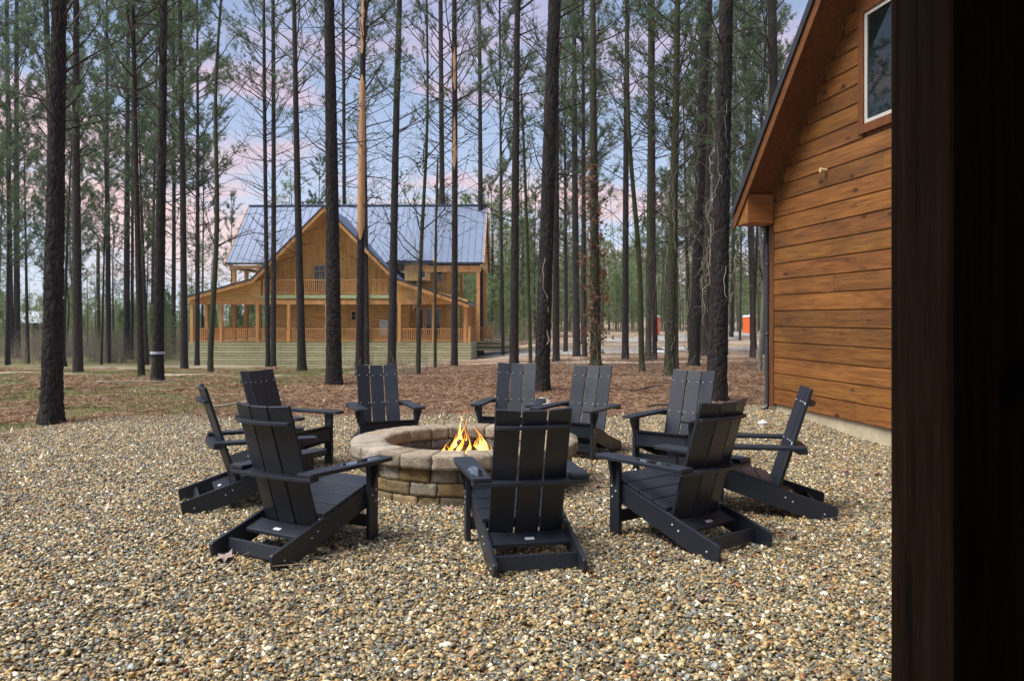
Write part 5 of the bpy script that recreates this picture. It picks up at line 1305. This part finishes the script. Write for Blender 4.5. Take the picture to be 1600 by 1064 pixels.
toilet(1171, 522, 'orange portable toilet with white roof across the road, left of the cabin corner', .5)
toilet(1021, 524, 'orange portable toilet mostly hidden behind the stems above the right rear chairs', .2)
e, p = thing('storage_drum', 1136, 524, 'pale grey upright drum across the road between two pines', 'drum')
b = MB(); b.tube([(0, 0, 0), (0, 0, .03), (0, 0, .5), (0, 0, .55), (0, 0, 1.0), (0, 0, 1.05)], [.28, .30, .30, .315, .30, .28], 18); b.build('body', M['greyp'], e, smooth=False)
b = MB(); b.tube([(0, 0, 1.05), (0, 0, 1.10)], [.30, .27], 18); b.build('lid', M['whitep'], e)
def board(px, py, L, W, rz, mat, lab, name='scrap_board', cat='board', grp='scrap boards by the road'):
    p = at(px, py); b = MB(); b.box(-L / 2, L / 2, -W / 2, W / 2, 0, .04); b.box(-L / 2 + .02, L / 2 - .3, -W / 2 + .03, W / 2 + .04, .041, .06); o = b.build(name, mat, bevel=.004); o.location = p + Vector((0, 0, .03)); o.rotation_euler = (.03, .02, rz); tag(o, lab, cat, grp)
board(1062, 546, 2.4, 1.1, .2, M['whitep'], 'white scrap sheet on the ground left of the vine-tangled pine'); board(1033, 551, 1.8, .6, -.3, M['whitep'], 'smaller white scrap sheet lying behind the mossy green-footed tree')
p = at(1040, 547); b = MB(); b.tube([p + Vector((-1.6, .2, .12)), p + Vector((-.4, .1, .1)), p + Vector((1.0, -.2, .09)), p + Vector((2.4, -.3, .14))], .05, 8); tag(b.build('black_pipe', M['metal_dark'], smooth=True), 'length of black pipe lying among the scrap sheets by the road', 'pipe')
# white box beside the pine
e, p = thing('utility_box', 473, 579, 'small white cube-shaped box on the ground beside a pine foot in front of the house', 'box', rz=.3)
b = MB(); b.box(-.15, .15, -.15, .15, 0, .27); b.build('body', M['whitep'], e, bevel=.015); b = MB(); b.box(-.165, .165, -.165, .165, .271, .31); b.build('lid', M['whitep'], e, bevel=.008)
# fresh cut logs
def cutlog(px, py, L, r, rz, lab):
    e, p = thing('sawn_log', px, py, lab, 'log', 'fresh cut logs', rz)
    b = MB(); b.tube([(-L / 2, 0, r), (0, 0, r * 1.02), (L / 2, 0, r)], r, 14, caps=False); b.build('bark', M['bark2'], e, smooth=True)
    b = MB(); b.tube([(-L / 2 - .002, 0, r), (L / 2 + .002, 0, r)], r * .94, 14); b.build('cut_end', M['peeled'], e)
cutlog(213, 557, .5, .22, 1.3, 'upright-looking fresh cut log with orange sawn end at the left clearing edge'); cutlog(231, 558, .9, .17, .2, 'longer fresh cut log lying right of the other log, left of the tape-marked pine')
# pvc cleanout
e, p = thing('drain_cap', 1192, 668, 'round white plastic drain cap set in the gravel near the cabin wall', 'drain cap')
p.z = float(padz(p.x, p.y)); e.location = p + Vector((0, 0, .01))
b = MB(); b.tube([(0, 0, -.02), (0, 0, .045)], .055, 24); b.tube([(0, 0, .0455), (0, 0, .07)], .066, 24); b.build('collar', M['whitep'], e, bevel=.004)
b = MB(); b.box(-.022, .022, -.022, .022, .0705, .095); b.build('plug', M['whitep'], e, bevel=.004)
# pale rocks by the leaning pine
M['rock'] = plain('limestone', (.42, .38, .32), .9, .2, .3, 6, .6)
def rock(p, s, seed, lab, sq=(1, .8, .6)):
    g = np.random.default_rng(seed); V, Fc = ICO2; V = V * (1 + g.normal(0, .06, (len(V), 1)))
    for q in range(7):
        k = g.normal(0, 1, 3); k /= np.linalg.norm(k); d = V @ k; V = V - np.clip(d - g.uniform(.6, .85), 0, 9)[:, None] * k
    o = bpy.data.objects.new('rock', np_mesh('rock', V * np.array(sq) * s, Fc, M['rock'])); COL.objects.link(o); o.location = p + Vector((0, 0, s * .25)); tag(o, lab, 'rock', 'pale rocks at the gravel edge')
rock(at(846, 634), .17, 1, 'largest pale rock, at the foot of the leaning thick pine'); rock(at(866, 636), .15, 2, 'flat yellowish rock right of the largest pale rock', (1.3, .8, .3)); rock(at(829, 637), .09, 3, 'small pale rock left of the largest pale rock'); rock(at(700, 631), .08, 4, 'small whitish rock lying alone in the straw behind the fire', (1.2, .7, .4)); rock(at(1080, 655), .10, 5, 'small tan rock half buried at the gravel edge behind the right rear chair', (1.2, .8, .4))
# fallen leaves on the gravel
M['dleaf'] = plain('dead_leaf', (.30, .18, .15), .7, .3, .3, 30); M['pleaf'] = plain('pinkish_leaf', (.30, .215, .19), .7, .3, .2, 30)
def leaf(px, py, s, seed, mat, lab):
    tx, tz = (px - 800) / F, (py - Y0) / F; Y = CH / tz; g = random.Random(seed); n = 15; vs = [(0, 0, .012)]
    for k in range(n):
        a = 2 * pi * k / n; r = s * (.45 + .5 * abs(cos(2.5 * a))) * (1.25 if k == 0 else 1) * g.uniform(.85, 1.1); vs.append((r * cos(a), r * sin(a) * .75, g.uniform(0, .028) + .10 * r))
    lo = [(x, y, z - .0015) for x, y, z in vs]; m = n + 1
    b = MB(); b.add(vs + lo, [(0, 1 + k, 1 + (k + 1) % n) for k in range(n)] + [(m, m + 1 + (k + 1) % n, m + 1 + k) for k in range(n)] + [(1 + k, m + 1 + k, m + 1 + (k + 1) % n, 1 + (k + 1) % n) for k in range(n)])
    o = b.build('fallen_leaf', mat); o.location = (tx * Y, Y, .028 + float(padz(tx * Y, Y))); o.rotation_euler = (g.uniform(-.2, .2), g.uniform(-.2, .2), g.uniform(0, 6.28)); tag(o, lab, 'leaf', 'fallen leaves on the gravel')
leaf(352, 881, .085, 1, M['pleaf'], 'large pinkish dry leaf on the gravel just behind the front left chair')
LV = [(1097, 947, .05, 'purplish dead leaf on the open gravel nearest the bottom right'), (700, 804, .05, 'curled dark leaf on the gravel just in front of the fire pit wall'), (935, 766, .045, 'brown leaf on the gravel between the nearest chair and the front right chair'),
      (322, 738, .05, 'dark leaf on the gravel behind the side-on left chair'), (1245, 722, .05, 'leaf just behind the arm end of the side-on right chair'), (1322, 742, .055, 'curled leaf on the gravel midway between the side-on right chair and the cabin'), (1372, 741, .05, 'pale leaf by the porch post, upper of two'),
      (1325, 775, .045, 'leaf behind the rear foot of the side-on right chair'), (1388, 772, .05, 'pale leaf touching the porch post edge, lower of two'), (600, 905, .03, 'small leaf between the front left chair and the nearest chair'), (1060, 880, .03, 'small leaf in front of the front right chair'),
      (410, 965, .03, 'small leaf on the open gravel in front of the front left chair'), (230, 830, .035, 'small leaf left of the front left chair foot'), (1000, 800, .04, 'leaf under the front edge of the front right chair'), (930, 700, .04, 'leaf beside the right side of the fire pit'), (1240, 845, .04, 'leaf right of the front right chair rear foot')]
for i, (px, py, s, lab) in enumerate(LV): leaf(px, py, s, i + 5, M['dleaf'] if i % 3 else M['pleaf'], lab)
# branches fallen on the forest floor
def stick(px, py, L, rz, seed, lab):
    p = at(px, py); g = np.random.default_rng(seed); lb = NB(); pts = wiggle(g, (0, 0, .05), (cos(rz), sin(rz), .02), L, 8, 0, .12); pts[:, 2] = np.clip(pts[:, 2], .02, .10); lb.limb(pts, .022, .008, 6)
    for k in (3, 5): tw = wiggle(g, pts[k], (cos(rz + .7), sin(rz + .7), .3), L * .25, 4, 0, .15); lb.limb(tw, .009, .004, 4)
    me = lb.mesh('fallen_branch', M['vine'] if seed % 2 else M['twig']); o = bpy.data.objects.new('fallen_branch', me); COL.objects.link(o); o.location = p; tag(o, lab, 'branch', 'fallen branches')
stick(330, 640, 1.4, .1, 1, 'fallen branch in the straw behind the left side-on chair'); stick(985, 614, 1.0, .3, 2, 'dark fallen twig right of the rear right chair back'); stick(545, 612, 1.0, -.4, 3, 'fallen branch in the straw at the foot of the thick gable pine'); stick(1010, 640, .8, -.3, 4, 'curved pale stick in the straw between the two right rear chairs'); stick(150, 600, 2.4, .05, 5, 'long fallen branch across the left clearing'); stick(60, 610, 1.6, -.1, 6, 'fallen branch left of the thick left foreground pine'); stick(700, 590, 1.2, .6, 7, 'fallen branch in the straw in front of the house steps')

# far-off half-built cabin at the left, and a tank
e, p = thing('unfinished_cabin', 46, 540, 'far half-built cabin with pale timber posts under a grey roof at the left edge', 'cabin')
for x in (-2.2, -1.1, 0, 1.1, 2.2):
    b = MB(); b.box(x - .09, x + .09, -1.6, -1.42, 0, 2.7); b.build('post', M['green2'] if 'green2' in M else plain('pale_lumber', (.62, .52, .30), .7), e)
b = MB(); b.box(-2.3, 2.3, -1.5, 2.0, .3, .45); b.build('floor', M['peeled'], e); b = MB(); b.box(-2.3, 2.3, 1.9, 2.05, .45, 2.7); b.build('wall', M['bark2'], e)
b = MB(); b.prism([(-2.0, 2.72), (2.4, 2.72), (.2, 4.1)], -2.6, 2.6, 'x'); b.build('roof', M['greyp'], e)
e, p = thing('gas_tank', 128, 540, 'pale grey horizontal tank with domed lid, low among the far left trunks', 'tank')
b = MB(); b.tube([(-1.15, 0, .55), (-1.05, 0, .55), (-.9, 0, .55), (.9, 0, .55), (1.05, 0, .55), (1.15, 0, .55)], [.12, .30, .38, .38, .30, .12], 16); b.build('body', M['greyp'], e, smooth=True)
b = MB(); b.tube([(.2, 0, .90), (.2, 0, 1.05), (.2, 0, 1.14)], [.28, .26, .10], 14); b.build('dome', M['whitep'], e, smooth=True)
for x in (-.6, .6): b = MB(); b.box(x - .08, x + .08, -.3, .3, -.05, .25); b.build('leg', M['greyp'], e)

# ------------------------------------------------------------------ thin evening air
b = MB(); b.box(-640, 640, -90, 1260, -6, 60)
hm = bpy.data.materials.new('haze'); hm.use_nodes = True; ht = hm.node_tree; ht.nodes.clear()
ho = ht.nodes.new('ShaderNodeOutputMaterial'); hv = ht.nodes.new('ShaderNodeVolumePrincipled'); hv.inputs['Density'].default_value = .0003; hv.inputs['Color'].default_value = (.86, .92, 1, 1); hv.inputs['Anisotropy'].default_value = .2
ht.links.new(hv.outputs[0], ho.inputs['Volume']); tag(b.build('haze', hm), kind='stuff')
